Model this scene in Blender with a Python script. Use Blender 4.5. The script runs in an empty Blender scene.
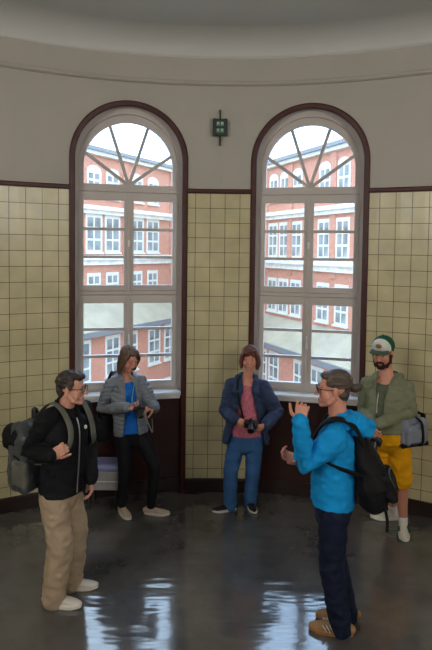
import bpy, bmesh, math, random
from mathutils import Vector, Matrix, noise
from mathutils.geometry import tessellate_polygon
sc = bpy.context.scene
COL = sc.collection
PI = math.pi
R2 = math.radians
V = Vector

# ------------------------------------------------------------------ render look
sc.view_settings.view_transform = 'Standard'
sc.view_settings.look = 'None'
sc.view_settings.exposure = 0.0
sc.view_settings.gamma = 1.0
sc.view_settings.use_curve_mapping = False
sc.render.engine = 'CYCLES'
sc.cycles.use_denoising = True
sc.cycles.max_bounces = 8
sc.cycles.diffuse_bounces = 5
sc.cycles.glossy_bounces = 4
sc.cycles.transparent_max_bounces = 12
sc.cycles.sample_clamp_indirect = 6.0
sc.cycles.caustics_reflective = False
sc.cycles.caustics_refractive = False

# ------------------------------------------------------------------ camera
CAM_Z = 2.64
F = 560.0
p = math.atan(0.048); ro = 0.012
f_ = V((0, math.cos(p), -math.sin(p))); r0 = V((1, 0, 0)); u0 = V((0, math.sin(p), math.cos(p)))
r_ = math.cos(ro) * r0 + math.sin(ro) * u0
u_ = -math.sin(ro) * r0 + math.cos(ro) * u0
cd = bpy.data.cameras.new('view_camera'); cam = bpy.data.objects.new('view_camera', cd); COL.objects.link(cam)
M4 = Matrix((( r_.x, u_.x, -f_.x, 0), (r_.y, u_.y, -f_.y, 0), (r_.z, u_.z, -f_.z, CAM_Z), (0, 0, 0, 1)))
cam.matrix_world = M4
cd.sensor_width = 36; cd.sensor_fit = 'AUTO'
cd.lens = F * 36 / 650
cd.shift_y = -48 / 650
cd.clip_end = 500
sc.camera = cam

# ------------------------------------------------------------------ material helpers
MATS = {}
def srgb(r, g, b):
    def c(x):
        x /= 255.0
        return x / 12.92 if x <= 0.04045 else ((x + 0.055) / 1.055) ** 2.4
    return (c(r), c(g), c(b), 1)
def mat(name, rgb, rough=0.6, metal=0.0, noise_scale=None, noise_amt=0.15, bump=0.0, bump_scale=60, spec=0.5, stretch=(1, 1, 1), coat=0.0, sheen=0.0):
    m = bpy.data.materials.new(name); m.use_nodes = True
    nt = m.node_tree; b = nt.nodes['Principled BSDF']
    c = srgb(*rgb)
    b.inputs['Base Color'].default_value = c
    b.inputs['Roughness'].default_value = rough
    b.inputs['Metallic'].default_value = metal
    b.inputs['Specular IOR Level'].default_value = spec if rough < .68 else .22
    b.inputs['Coat Weight'].default_value = coat
    b.inputs['Sheen Weight'].default_value = sheen
    tc = nt.nodes.new('ShaderNodeTexCoord'); mp = nt.nodes.new('ShaderNodeMapping')
    mp.inputs['Scale'].default_value = stretch
    nt.links.new(tc.outputs['Object'], mp.inputs['Vector'])
    if noise_scale is None: noise_scale = 9
    n = nt.nodes.new('ShaderNodeTexNoise'); n.inputs['Scale'].default_value = noise_scale; n.inputs['Detail'].default_value = 5
    nt.links.new(mp.outputs[0], n.inputs['Vector'])
    cr = nt.nodes.new('ShaderNodeValToRGB')
    cr.color_ramp.elements[0].position = 0.3; cr.color_ramp.elements[1].position = 0.7
    cr.color_ramp.elements[0].color = tuple(x * (1 - noise_amt) for x in c[:3]) + (1,)
    cr.color_ramp.elements[1].color = tuple(min(1, x * (1 + noise_amt)) for x in c[:3]) + (1,)
    nt.links.new(n.outputs['Fac'], cr.inputs['Fac']); nt.links.new(cr.outputs['Color'], b.inputs['Base Color'])
    if bump:
        n2 = nt.nodes.new('ShaderNodeTexNoise'); n2.inputs['Scale'].default_value = bump_scale; n2.inputs['Detail'].default_value = 4
        nt.links.new(mp.outputs[0], n2.inputs['Vector'])
        bp = nt.nodes.new('ShaderNodeBump'); bp.inputs['Strength'].default_value = bump; bp.inputs['Distance'].default_value = 0.01
        nt.links.new(n2.outputs['Fac'], bp.inputs['Height']); nt.links.new(bp.outputs['Normal'], b.inputs['Normal'])
    MATS[name] = m
    return m
def tile_mat(name, c1, c2, mortar, w, h, msize=0.004, rough=0.3, offset=0.0, bump=0.4, spec=0.5, coord='UV', dirt=0.12):
    m = bpy.data.materials.new(name); m.use_nodes = True
    nt = m.node_tree; b = nt.nodes['Principled BSDF']; b.inputs['Roughness'].default_value = rough
    b.inputs['Specular IOR Level'].default_value = spec
    tc = nt.nodes.new('ShaderNodeTexCoord')
    br = nt.nodes.new('ShaderNodeTexBrick')
    br.offset = offset; br.squash = 1.0
    br.inputs['Scale'].default_value = 1.0
    br.inputs['Brick Width'].default_value = w; br.inputs['Row Height'].default_value = h
    br.inputs['Mortar Size'].default_value = msize; br.inputs['Mortar Smooth'].default_value = 0.2
    br.inputs['Color1'].default_value = srgb(*c1); br.inputs['Color2'].default_value = srgb(*c2); br.inputs['Mortar'].default_value = srgb(*mortar)
    nt.links.new(tc.outputs[coord], br.inputs['Vector'])
    n = nt.nodes.new('ShaderNodeTexNoise'); n.inputs['Scale'].default_value = 3.5; n.inputs['Detail'].default_value = 6
    nt.links.new(tc.outputs[coord], n.inputs['Vector'])
    mx = nt.nodes.new('ShaderNodeMix'); mx.data_type = 'RGBA'; mx.blend_type = 'MULTIPLY'; mx.inputs['Factor'].default_value = 1.0
    cr = nt.nodes.new('ShaderNodeValToRGB'); cr.color_ramp.elements[0].position = 0.3; cr.color_ramp.elements[1].position = 0.7
    cr.color_ramp.elements[0].color = (1 - dirt * 2, 1 - dirt * 2, 1 - dirt * 2, 1); cr.color_ramp.elements[1].color = (1, 1, 1, 1)
    nt.links.new(n.outputs['Fac'], cr.inputs['Fac'])
    nt.links.new(br.outputs['Color'], mx.inputs['A']); nt.links.new(cr.outputs['Color'], mx.inputs['B'])
    nt.links.new(mx.outputs['Result'], b.inputs['Base Color'])
    bp = nt.nodes.new('ShaderNodeBump'); bp.inputs['Strength'].default_value = bump; bp.inputs['Distance'].default_value = 0.004; bp.invert = True
    nt.links.new(br.outputs['Fac'], bp.inputs['Height']); nt.links.new(bp.outputs['Normal'], b.inputs['Normal'])
    MATS[name] = m
    return m

TILE_H = 0.1573
tile_mat('yellow_tiles', (204, 195, 156), (196, 187, 148), (84, 66, 34), 0.158, TILE_H, 0.0032, 0.28)
tile_mat('dark_tiles', (50, 18, 15), (42, 15, 13), (18, 9, 8), 0.158, TILE_H, 0.003, 0.4, spec=.35)
mat('plaster', (172, 167, 158), 0.8, noise_scale=1.5, noise_amt=0.03, bump=0.05, bump_scale=30)
mat('ceiling_paint', (196, 196, 192), 0.85, noise_scale=1.2, noise_amt=0.02)
mat('brown_trim', (64, 25, 20), 0.45, spec=.35, noise_scale=12, noise_amt=0.2)
mat('base_tiles', (32, 17, 15), 0.45, spec=.35, noise_scale=12, noise_amt=0.2)
mat('frame_paint', (186, 178, 172), 0.45, noise_scale=6, noise_amt=0.04)
mat('sill_paint', (205, 203, 200), 0.4, noise_scale=6, noise_amt=0.04)
mat('white_metal', (215, 215, 215), 0.3, metal=0.2)
mat('glazing_bar', (176, 170, 166), 0.45)

def floor_mat():
    m = bpy.data.materials.new('floor_linoleum'); m.use_nodes = True
    nt = m.node_tree; b = nt.nodes['Principled BSDF']
    tc = nt.nodes.new('ShaderNodeTexCoord')
    n = nt.nodes.new('ShaderNodeTexNoise'); n.inputs['Scale'].default_value = 1.6; n.inputs['Detail'].default_value = 8; n.inputs['Roughness'].default_value = 0.65
    n2 = nt.nodes.new('ShaderNodeTexNoise'); n2.inputs['Scale'].default_value = 14; n2.inputs['Detail'].default_value = 6
    cr = nt.nodes.new('ShaderNodeValToRGB'); cr.color_ramp.elements[0].position = 0.3; cr.color_ramp.elements[1].position = 0.72
    cr.color_ramp.elements[0].color = srgb(62, 61, 60); cr.color_ramp.elements[1].color = srgb(100, 98, 96)
    nt.links.new(tc.outputs['Object'], n.inputs['Vector']); nt.links.new(tc.outputs['Object'], n2.inputs['Vector'])
    nt.links.new(n.outputs['Fac'], cr.inputs['Fac'])
    mx = nt.nodes.new('ShaderNodeMix'); mx.data_type = 'RGBA'; mx.blend_type = 'OVERLAY'; mx.inputs['Factor'].default_value = 0.35
    nt.links.new(cr.outputs['Color'], mx.inputs['A']); nt.links.new(n2.outputs['Color'], mx.inputs['B'])
    nt.links.new(cr.outputs['Color'], b.inputs['Base Color'])
    mr = nt.nodes.new('ShaderNodeMapRange'); mr.inputs['To Min'].default_value = 0.07; mr.inputs['To Max'].default_value = 0.15
    nt.links.new(n2.outputs['Fac'], mr.inputs['Value']); nt.links.new(mr.outputs[0], b.inputs['Roughness'])
    b.inputs['Specular IOR Level'].default_value = 0.5; b.inputs['IOR'].default_value = 1.95
    n3 = nt.nodes.new('ShaderNodeTexNoise'); n3.inputs['Scale'].default_value = 1.1; n3.inputs['Detail'].default_value = 2
    mp = nt.nodes.new('ShaderNodeMapping'); mp.inputs['Scale'].default_value = (1.6, 6.5, 1); nt.links.new(tc.outputs['Object'], mp.inputs['Vector']); nt.links.new(mp.outputs[0], n3.inputs['Vector'])
    bp = nt.nodes.new('ShaderNodeBump'); bp.inputs['Strength'].default_value = 0.45; bp.inputs['Distance'].default_value = 0.012
    nt.links.new(n3.outputs['Fac'], bp.inputs['Height']); nt.links.new(bp.outputs['Normal'], b.inputs['Normal'])
    MATS['floor_linoleum'] = m
floor_mat()
def glass_mat():
    m = bpy.data.materials.new('window_glass'); m.use_nodes = True
    nt = m.node_tree; nt.nodes.remove(nt.nodes['Principled BSDF'])
    o = nt.nodes['Material Output']; mx = nt.nodes.new('ShaderNodeMixShader'); mx.inputs[0].default_value = 0.06
    t = nt.nodes.new('ShaderNodeBsdfTransparent'); t.inputs[0].default_value = (0.97, 0.98, 0.98, 1)
    gl = nt.nodes.new('ShaderNodeBsdfGlossy'); gl.inputs['Roughness'].default_value = 0.03
    nt.links.new(t.outputs[0], mx.inputs[1]); nt.links.new(gl.outputs[0], mx.inputs[2]); nt.links.new(mx.outputs[0], o.inputs[0])
    MATS['window_glass'] = m
glass_mat()

# ------------------------------------------------------------------ mesh helpers
def mesh_obj(name, verts, faces, material=None, parent=None, smooth=False, uvs=None, mats=None, midx=None):
    me = bpy.data.meshes.new(name)
    me.from_pydata([tuple(v) for v in verts], [], faces)
    if uvs is not None:
        ul = me.uv_layers.new(name='UVMap')
        for l in me.loops:
            ul.data[l.index].uv = uvs[l.vertex_index]
    if mats:
        for m in mats: me.materials.append(MATS[m])
        if midx: me.polygons.foreach_set('material_index', midx)
    elif material:
        me.materials.append(MATS[material])
    if smooth: me.polygons.foreach_set('use_smooth', [True] * len(me.polygons))
    me.update()
    o = bpy.data.objects.new(name, me); COL.objects.link(o)
    if parent: o.parent = parent
    return o
class MB:
    def __init__(s): s.v = []; s.f = []
    def add(s, vs, fs):
        n = len(s.v); s.v += [V(v) for v in vs]; s.f += [tuple(i + n for i in f) for f in fs]; return s
    def box(s, x0, x1, y0, y1, z0, z1, T=None):
        vs = [V((x, y, z)) for x in (x0, x1) for y in (y0, y1) for z in (z0, z1)]
        if T: vs = [T(v) for v in vs]
        return s.add(vs, [(0, 1, 3, 2), (4, 6, 7, 5), (0, 4, 5, 1), (2, 3, 7, 6), (0, 2, 6, 4), (1, 5, 7, 3)])
    def bar(s, a, b, w, t, up=V((0, 0, 1))):
        a = V(a); b = V(b); d = (b - a).normalized(); x = d.cross(up).normalized(); y = x.cross(d)
        vs = []
        for P in (a, b):
            for sx, sy in ((-1, -1), (1, -1), (1, 1), (-1, 1)): vs.append(P + x * sx * w / 2 + y * sy * t / 2)
        return s.add(vs, [(0, 3, 2, 1), (4, 5, 6, 7), (0, 1, 5, 4), (1, 2, 6, 5), (2, 3, 7, 6), (3, 0, 4, 7)])
    def prism(s, pts, a, b, axis=1, T=None):      # polygon in the two other axes extruded along axis
        n = len(pts); vs = []
        for w in (a, b):
            for q in pts:
                c = list(q); c.insert(axis, w); vs.append(V(c))
        if T: vs = [T(v) for v in vs]
        fs = [(i, (i + 1) % n, n + (i + 1) % n, n + i) for i in range(n)]
        tri = tessellate_polygon([[V((q[0], q[1], 0)) for q in pts]])
        fs += [tuple(t) for t in tri] + [tuple(n + i for i in reversed(t)) for t in tri]
        return s.add(vs, fs)
    def tube(s, pts, rad, n=10, side=None, caps=True):
        rings = loft_rings(pts, rad, n, side)
        vs = [v for r in rings for v in r]; fs = []
        for i in range(len(rings) - 1):
            for j in range(n):
                fs.append((i * n + j, i * n + (j + 1) % n, (i + 1) * n + (j + 1) % n, (i + 1) * n + j))
        if caps:
            fs.append(tuple(reversed(range(n)))); fs.append(tuple((len(rings) - 1) * n + j for j in range(n)))
        return s.add(vs, fs)
    def ell(s, c, r, rot=None, nu=20, nv=12):
        c = V(c); r = V((r, r, r)) if isinstance(r, (int, float)) else V(r)
        vs = []; fs = []
        for i in range(1, nv):
            th = PI * i / nv
            for j in range(nu):
                ph = 2 * PI * j / nu
                q = V((r.x * math.sin(th) * math.cos(ph), r.y * math.sin(th) * math.sin(ph), r.z * math.cos(th)))
                vs.append(q)
        vs.append(V((0, 0, r.z))); vs.append(V((0, 0, -r.z)))
        if rot: vs = [rot @ v for v in vs]
        vs = [c + v for v in vs]
        N = (nv - 1) * nu
        for i in range(nv - 2):
            for j in range(nu):
                fs.append((i * nu + j, (i + 1) * nu + j, (i + 1) * nu + (j + 1) % nu, i * nu + (j + 1) % nu))
        for j in range(nu):
            fs.append((N, j, (j + 1) % nu)); fs.append((N + 1, (nv - 2) * nu + (j + 1) % nu, (nv - 2) * nu + j))
        return s.add(vs, fs)
    def build(s, name, material=None, parent=None, smooth=False, bevel=0.0, **k):
        o = mesh_obj(name, s.v, s.f, material, parent, smooth, **k)
        if bevel:
            md = o.modifiers.new('bevel', 'BEVEL'); md.width = bevel; md.segments = 2; md.limit_method = 'ANGLE'
        return o
def loft_rings(pts, rad, n=14, side=None, domes=False):
    pts = [V(q) for q in pts]
    rad = [(r, r) if isinstance(r, (int, float)) else r for r in rad] if isinstance(rad, (list,)) else [(rad, rad) if isinstance(rad, (int, float)) else rad] * len(pts)
    rings = []
    m = len(pts)
    tang = []
    for i in range(m):
        a = pts[max(0, i - 1)]; b = pts[min(m - 1, i + 1)]
        d1 = (pts[i] - a).normalized() if i > 0 else V((0, 0, 0)); d2 = (b - pts[i]).normalized() if i < m - 1 else V((0, 0, 0))
        t = (d1 + d2)
        tang.append(t.normalized() if t.length > 1e-6 else V((0, 0, 1)))
    if side is None:
        side = V((1, 0, 0)) if abs(tang[0].x) < 0.8 else V((0, 1, 0))
    sides = side if isinstance(side, list) else [side] * m
    prev = None
    for i in range(m):
        sd = V(sides[i]) if not (prev and not isinstance(side, list)) else prev
        x = sd - tang[i] * sd.dot(tang[i])
        if x.length < 1e-5: x = tang[i].orthogonal()
        x.normalize(); y = tang[i].cross(x); prev = x
        def ring(P, k):
            return [P + x * (rad[i][0] * k * math.cos(2 * PI * j / n)) + y * (rad[i][1] * k * math.sin(2 * PI * j / n)) for j in range(n)]
        if domes and i == 0:
            rr = min(rad[i])
            for a in (8, 30, 60): rings.append(ring(pts[i] - tang[i] * rr * math.cos(R2(a)), math.sin(R2(a))))
        rings.append(ring(pts[i], 1))
        if domes and i == m - 1:
            rr = min(rad[i])
            for a in (60, 30, 8): rings.append(ring(pts[i] + tang[i] * rr * math.cos(R2(a)), math.sin(R2(a))))
    return rings
def empty(name, loc=(0, 0, 0), label=None, cat=None, group=None, kind=None):
    o = bpy.data.objects.new(name, None); COL.objects.link(o); o.location = loc
    o.empty_display_size = 0.1
    return tag(o, label, cat, group, kind)
def tag(o, label=None, cat=None, group=None, kind=None):
    if label: o['label'] = label
    if cat: o['category'] = cat
    if group: o['group'] = group
    if kind: o['kind'] = kind
    return o
def curve_tube(name, pts, r, material, parent=None, res=6):
    cu = bpy.data.curves.new(name, 'CURVE'); cu.dimensions = '3D'; cu.bevel_depth = r; cu.bevel_resolution = 2; cu.resolution_u = res
    sp = cu.splines.new('BEZIER'); sp.bezier_points.add(len(pts) - 1)
    for b, q in zip(sp.bezier_points, pts):
        b.co = q; b.handle_left_type = b.handle_right_type = 'AUTO'
    t = bpy.data.objects.new(name, cu); COL.objects.link(t)
    dg = bpy.context.evaluated_depsgraph_get(); me = bpy.data.meshes.new_from_object(t.evaluated_get(dg))
    bpy.data.objects.remove(t)
    me.materials.clear(); me.materials.append(MATS[material])
    me.polygons.foreach_set('use_smooth', [True] * len(me.polygons))
    o = bpy.data.objects.new(name, me); COL.objects.link(o)
    if parent: o.parent = parent
    return o
def spline(pts, k=6):
    pts = [V(q) for q in pts]; out = []
    P = [pts[0] * 2 - pts[1]] + pts + [pts[-1] * 2 - pts[-2]]
    for i in range(1, len(P) - 2):
        for j in range(k):
            t = j / k; a, b, c, d = P[i - 1], P[i], P[i + 1], P[i + 2]
            out.append(0.5 * ((2 * b) + (c - a) * t + (2 * a - 5 * b + 4 * c - d) * t * t + (3 * b - a - 3 * c + d) * t ** 3))
    out.append(pts[-1]); return out

# ------------------------------------------------------------------ the round end of the room
RW = 4.4; CX, CY = 0.05, 1.62
ZS = 3.57; HW = 0.56                       # springing of the arches, half width of the opening
ZT = 3.245                                 # top of the yellow tiles
ZTOP = 4.62
WC = [-0.975, 0.925]                       # window centres along the wall
def W(s, z, d=0.0):
    ph = s / RW; r = RW - d
    return V((CX + r * math.sin(ph), CY + r * math.cos(ph), z))
S_END = RW * PI / 2
WALL_T = 0.42
def build_back_wall():
    ss = set()
    n = 60
    for i in range(n + 1): ss.add(round(-S_END + 2 * S_END * i / n, 5))
    for c in WC:
        ss = {s for s in ss if abs(s - c) > HW}
        for i in range(33): ss.add(round(c - HW * math.cos(PI * i / 32), 5))
    ss = sorted(ss)
    verts = []; faces = []; midx = []; uvs = []
    def quad(a, b, c, d, mi, uv):
        n = len(verts); verts.extend([a, b, c, d]); faces.append((n, n + 1, n + 2, n + 3)); midx.append(mi); uvs.extend(uv)
    def arch(s, c):
        t = HW * HW - (s - c) ** 2
        return ZS + math.sqrt(max(t, 0))
    for a, b in zip(ss, ss[1:]):
        mid = (a + b) / 2; c = next((c for c in WC if abs(mid - c) < HW), None)
        off = 0.119 if abs(mid) < 0.8 else (1.695 if mid < 0 else -1.642)
        for d, outer in ((0, False), (-WALL_T, True)):
            if c is None:
                zz = [0, ZT, ZTOP + .3]
                for k in range(2):
                    z0, z1 = zz[k], zz[k + 1]
                    if outer: quad(W(b, z0, d), W(a, z0, d), W(a, z1, d), W(b, z1, d), 1, [(0, 0)] * 4)
                    else: quad(W(a, z0, d), W(b, z0, d), W(b, z1, d), W(a, z1, d), 0 if k == 0 else 1,
                               [(x + off + 10 * .158, z - 3.085 + 30 * TILE_H) for x, z in ((a, z0), (b, z0), (b, z1), (a, z1))])
            else:
                za, zb = arch(a, c), arch(b, c)
                if outer: quad(W(b, zb, d), W(a, za, d), W(a, ZTOP + .3, d), W(b, ZTOP + .3, d), 1, [(0, 0)] * 4)
                else: quad(W(a, za, d), W(b, zb, d), W(b, ZTOP + .3, d), W(a, ZTOP + .3, d), 1, [(0, 0)] * 4)
                quad(W(a, za, 0), W(a, za, -WALL_T), W(b, zb, -WALL_T), W(b, zb, 0), 2, [(0, 0)] * 4)
    for c in WC:
        for s in (c - HW, c + HW):
            quad(W(s, 0, 0), W(s, 0, -WALL_T), W(s, ZS, -WALL_T), W(s, ZS, 0), 2, [(0, 0)] * 4)
    o = mesh_obj('wall_back', verts, faces, uvs=uvs, mats=['yellow_tiles', 'plaster', 'frame_paint'], midx=midx)
    bm = bmesh.new(); bm.from_mesh(o.data); bmesh.ops.remove_doubles(bm, verts=bm.verts, dist=1e-4); bm.to_mesh(o.data); bm.free()
    tag(o, kind='structure', label='curved wall, cream plaster over pale yellow tiles')
build_back_wall()

def sweep_s(path, prof, closed=False):     # path of (s, z) with frame normal; prof of (w, d) offsets: w across in the wall surface
    vs = []; fs = []; m = len(path); k = len(prof)
    for i, (s, z) in enumerate(path):
        a = path[max(0, i - 1)]; b = path[min(m - 1, i + 1)]
        t = V((b[0] - a[0], b[1] - a[1])); t.normalize(); nrm = V((-t.y, t.x))
        for w, d in prof: vs.append(W(s + nrm.x * w, z + nrm.y * w, d))
    for i in range(m - 1):
        for j in range(k - 1): fs.append((i * k + j, i * k + j + 1, (i + 1) * k + j + 1, (i + 1) * k + j))
    fs.append(tuple(range(k))); fs.append(tuple(reversed(range((m - 1) * k, m * k))))
    return vs, fs
n_tr = 0
def trim(path, prof, material):
    global n_tr; n_tr += 1
    vs, fs = sweep_s(path, prof)
    o = mesh_obj('trim_%d' % n_tr, vs, fs, material, smooth=False)
    return tag(o, kind='structure')
for c in WC:
    path = [(c - HW, z) for z in [0.0 + i * ZS / 10 for i in range(10)]] + [(c - HW * math.cos(PI * i / 40), ZS + HW * math.sin(PI * i / 40)) for i in range(41)] + [(c + HW, ZS - i * ZS / 10) for i in range(1, 11)]
    trim(path, [(-.004, -.03), (-.004, .012), (.004, .02), (.04, .024), (.052, .018), (.056, .006), (.056, -.005)], 'brown_trim')
edges = [-S_END, WC[0] - HW - .05, WC[0] + HW + .05, WC[1] - HW - .05, WC[1] + HW + .05, S_END]
for a, b in ((edges[0], edges[1]), (edges[2], edges[3]), (edges[4], edges[5])):
    k = max(4, int((b - a) / .15)); st = [a + (b - a) * i / k for i in range(k + 1)]
    trim([(s, ZT) for s in st], [(0, -.005), (0, .014), (.008, .02), (.036, .02), (.046, .012), (.046, -.005)], 'brown_trim')
    vs, fs = sweep_s([(s, 0) for s in st], [(0, -.01), (0, .03), (.135, .03), (.148, .02), (.148, -.01)])
n_b = 0
for nm, a, b in (('baseboard_left', edges[0], edges[1]), ('baseboard_middle', edges[2], edges[3]), ('baseboard_right', edges[4], edges[5])):
    k = max(4, int((b - a) / .15)); st = [a + (b - a) * i / k for i in range(k + 1)]
    vs, fs = sweep_s([(s, 0) for s in st], [(0, -.01), (0, .03), (.135, .03), (.148, .02), (.148, -.01)])
    tag(mesh_obj(nm, vs, fs, 'base_tiles'), kind='structure')
# moulding below the ceiling, following the curve and the straight side walls
def outline(d, n=60, yb=-4.0):
    pts = [(CX - RW + d, yb + 0.0)]
    for i in range(n + 1):
        ph = -PI / 2 + PI * i / n
        pts.append((CX + (RW - d) * math.sin(ph), CY + (RW - d) * math.cos(ph)))
    pts.append((CX + RW - d, yb + 0.0))
    return pts
def ring_sweep(name, prof, material, smooth=True):
    vs = []; fs = []; rows = [outline(d) for d, z in prof]; n = len(rows[0])
    for (d, z), row in zip(prof, rows): vs += [V((x, y, z)) for x, y in row]
    for i in range(len(prof) - 1):
        for j in range(n - 1): fs.append((i * n + j, i * n + j + 1, (i + 1) * n + j + 1, (i + 1) * n + j))
    return tag(mesh_obj(name, vs, fs, material, smooth=smooth), kind='structure')
ring_sweep('trim_20', [(-.005, 4.372), (.02, 4.376), (.035, 4.39), (.04, 4.402), (.035, 4.415), (.015, 4.424), (-.005, 4.428)], 'plaster')
ZC = 4.86
cov = [(-.006, 4.655), (.03, 4.66)] + [(.03 + .34 * (1 - math.cos(R2(a))), 4.66 + .2 * math.sin(R2(a))) for a in range(0, 91, 9)]
ring_sweep('ceiling_cove', cov, 'ceiling_paint').name = 'ceiling_cove'
def slab(name, z0, z1, material, d=0.0):
    o = outline(d, yb=-4.0); mb = MB(); mb.prism(o, z0, z1, axis=2)
    return tag(mb.build(name, material), kind='structure')
slab('floor', -0.25, 0.0, 'floor_linoleum', -.02)
slab('ceiling', ZC - .001, ZC + .2, 'ceiling_paint', -.02)
for nm, x0, x1, y0, y1 in (('wall_left', CX - RW - .42, CX - RW, -4.42, CY), ('wall_right', CX + RW, CX + RW + .42, -4.42, CY), ('wall_front', CX - RW, CX + RW, -4.42, -4.0)):
    mb = MB(); mb.box(x0, x1, y0, y1, 0, ZC)
    tag(mb.build(nm, 'plaster'), kind='structure')

# ------------------------------------------------------------------ windows
def build_window(idx, s):
    ph = s / RW
    root = empty('window_%d' % idx, (0, 0, 0), kind='structure')
    D = V((math.sin(ph), math.cos(ph), 0)); X = V((math.cos(ph), -math.sin(ph), 0)); O = V((CX, CY, 0))
    def T(v): return O + X * v.x + D * (4.5 + v.y) + V((0, 0, v.z))   # x across, y outward, z up
    hw = .585; gw = .47; mw = .052; zc = 3.514
    # outer fixed frame
    def ring(mb, outer, inner, y0, y1):
        n = len(outer); vs = []
        for y in (y0, y1):
            for L in (outer, inner): vs += [T(V((q[0], y, q[1]))) for q in L]
        fs = []
        for i in range(n):
            j = (i + 1) % n
            fs += [(i, j, n + j, n + i), (2 * n + j, 2 * n + i, 3 * n + i, 3 * n + j), (i, 2 * n + i, 2 * n + j, j), (n + i, n + j, 3 * n + j, 3 * n + i)]
        mb.add(vs, fs)
    A = 28
    def head(h, c, zb):
        return [(-h, zb)] + [(-h * math.cos(PI * i / A), c + h * math.sin(PI * i / A)) for i in range(A + 1)] + [(h, zb)]
    fr = MB()
    ring(fr, head(hw, 3.57, 1.09), head(.52, 3.545, 1.15), 0, .09)
    fr.box(-.52, .52, 0.0, .09, 3.245, 3.275, T)         # transom bead
    fr.box(-.52, .52, 0.005, .09, 2.15, 2.19, T)          # mid rail
    frame = fr.build('window_frame', 'frame_paint', root, bevel=.004)
    # fanlight
    fl = MB()
    ring(fl, head(.52, 3.545, 3.262), head(gw, zc, 3.327), .018, .07)
    fl.build('fanlight_frame', 'frame_paint', root, bevel=.004)
    sp = MB(); hub = V((0, .035, 3.318))
    for a in (36, 72, 108, 144):
        dx, dz = math.cos(R2(a)), math.sin(R2(a))
        # meet the arch
        t = .3
        while math.hypot(dx * t, hub.z + dz * t - zc) < gw + .01 or t < .3: 
            t += .005
            if t > .8: break
        sp.bar(T(hub), T(V((dx * t, .035, hub.z + dz * t))), .034, .03, D)
    sp.prism([(math.cos(R2(a)) * .055, 3.322 + math.sin(R2(a)) * .05) for a in range(0, 181, 15)], .012, .06, 1, T)
    sp.build('glazing_bar', 'glazing_bar', root)
    g = MB(); g.prism(head(gw + .01, zc, 3.32), .042, .046, 1, T); g.build('pane', 'window_glass', root)
    # casements
    for (z0, z1, gz0, gz1, bars) in ((2.19, 3.245, 2.254, 3.155, (2.554, 2.85)), (1.13, 2.15, 1.208, 2.06, (1.486, 1.78))):
        for sx in (-1, 1):
            cs = MB(); xo, xi = .52, .004
            a, b = sorted((sx * xo, sx * xi)); ga, gb = sorted((sx * gw, sx * mw))
            ring(cs, [(a, z0 + .003), (a, z1 - .003), (b, z1 - .003), (b, z0 + .003)], [(ga, gz0), (ga, gz1), (gb, gz1), (gb, gz0)], -.008, .05)
            c = cs.build('casement', 'frame_paint', root, bevel=.004)
            bb = MB()
            for zb in bars: bb.box(ga, gb, .005, .045, zb - .015, zb + .015, T)
            bb.build('glazing_bar', 'glazing_bar', c)
            g = MB(); g.box(ga - .005, gb + .005, .024, .028, gz0 - .005, gz1 + .005, T); g.build('pane', 'window_glass', c)
    as_ = MB(); as_.box(-.018, .018, -.022, -.006, 1.15, 2.14, T); as_.box(-.018, .018, -.022, -.006, 2.2, 3.235, T)
    as_.build('meeting_strip', 'frame_paint', root, bevel=.003)
    for hz in (1.62, 2.7):
        h = MB(); h.box(-.012, .012, -.034, -.022, hz - .035, hz + .035, T); h.box(-.009, .009, -.06, -.034, hz - .009, hz + .009, T)
        h.box(-.009, .009, -.07, -.056, hz - .012, hz + .11, T) if hz < 2 else h.box(-.006, .006, -.05, -.034, hz - .006, hz + .006, T)
        h.build('window_handle', 'white_metal', root, bevel=.003)
    hg = MB()
    for sx in (-1, 1):
        for hz in (1.25, 1.98, 2.32, 3.08): 
            q = T(V((sx * .522, -.012, hz))); hg.tube([q - V((0, 0, .035)), q + V((0, 0, .035))], .008, 8)
    hg.build('hinge', 'frame_paint', root)
    # sill and the dark tiled recess under it
    si = MB(); si.box(-.548, .548, -.2, .02, 1.075, 1.115, T); si.box(-.54, .54, -.19, -.02, 1.045, 1.076, T)
    tag(si.build('sill', 'sill_paint', root, bevel=.008))
    pn = []; uv = []; fs = []
    xs = [-.575, .575]
    vs = [T(V((-.575, -.1, 0))), T(V((.575, -.1, 0))), T(V((.575, -.1, 1.05))), T(V((-.575, -.1, 1.05))),
          T(V((-.575, .2, 0))), T(V((.575, .2, 0))), T(V((.575, .2, 1.10))), T(V((-.575, .2, 1.10)))]
    o = mesh_obj('panel', vs, [(0, 1, 2, 3), (5, 4, 7, 6), (3, 2, 6, 7), (4, 0, 3, 7), (1, 5, 6, 2)], 'dark_tiles', root, uvs=[(q * .01 + 0, 0) for q in range(8)])
    for l in o.data.loops:
        k = l.vertex_index % 4
        o.data.uv_layers[0].data[l.index].uv = [(0, .0), (1.15, .0), (1.15, 1.05), (0, 1.05)][k]
    bb = MB(); bb.box(-.57, .57, -.125, -.1, 0, .148, T); bb.build('plinth', 'base_tiles', root, bevel=.004)
    return root
build_window(1, WC[0]); build_window(2, WC[1])

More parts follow.
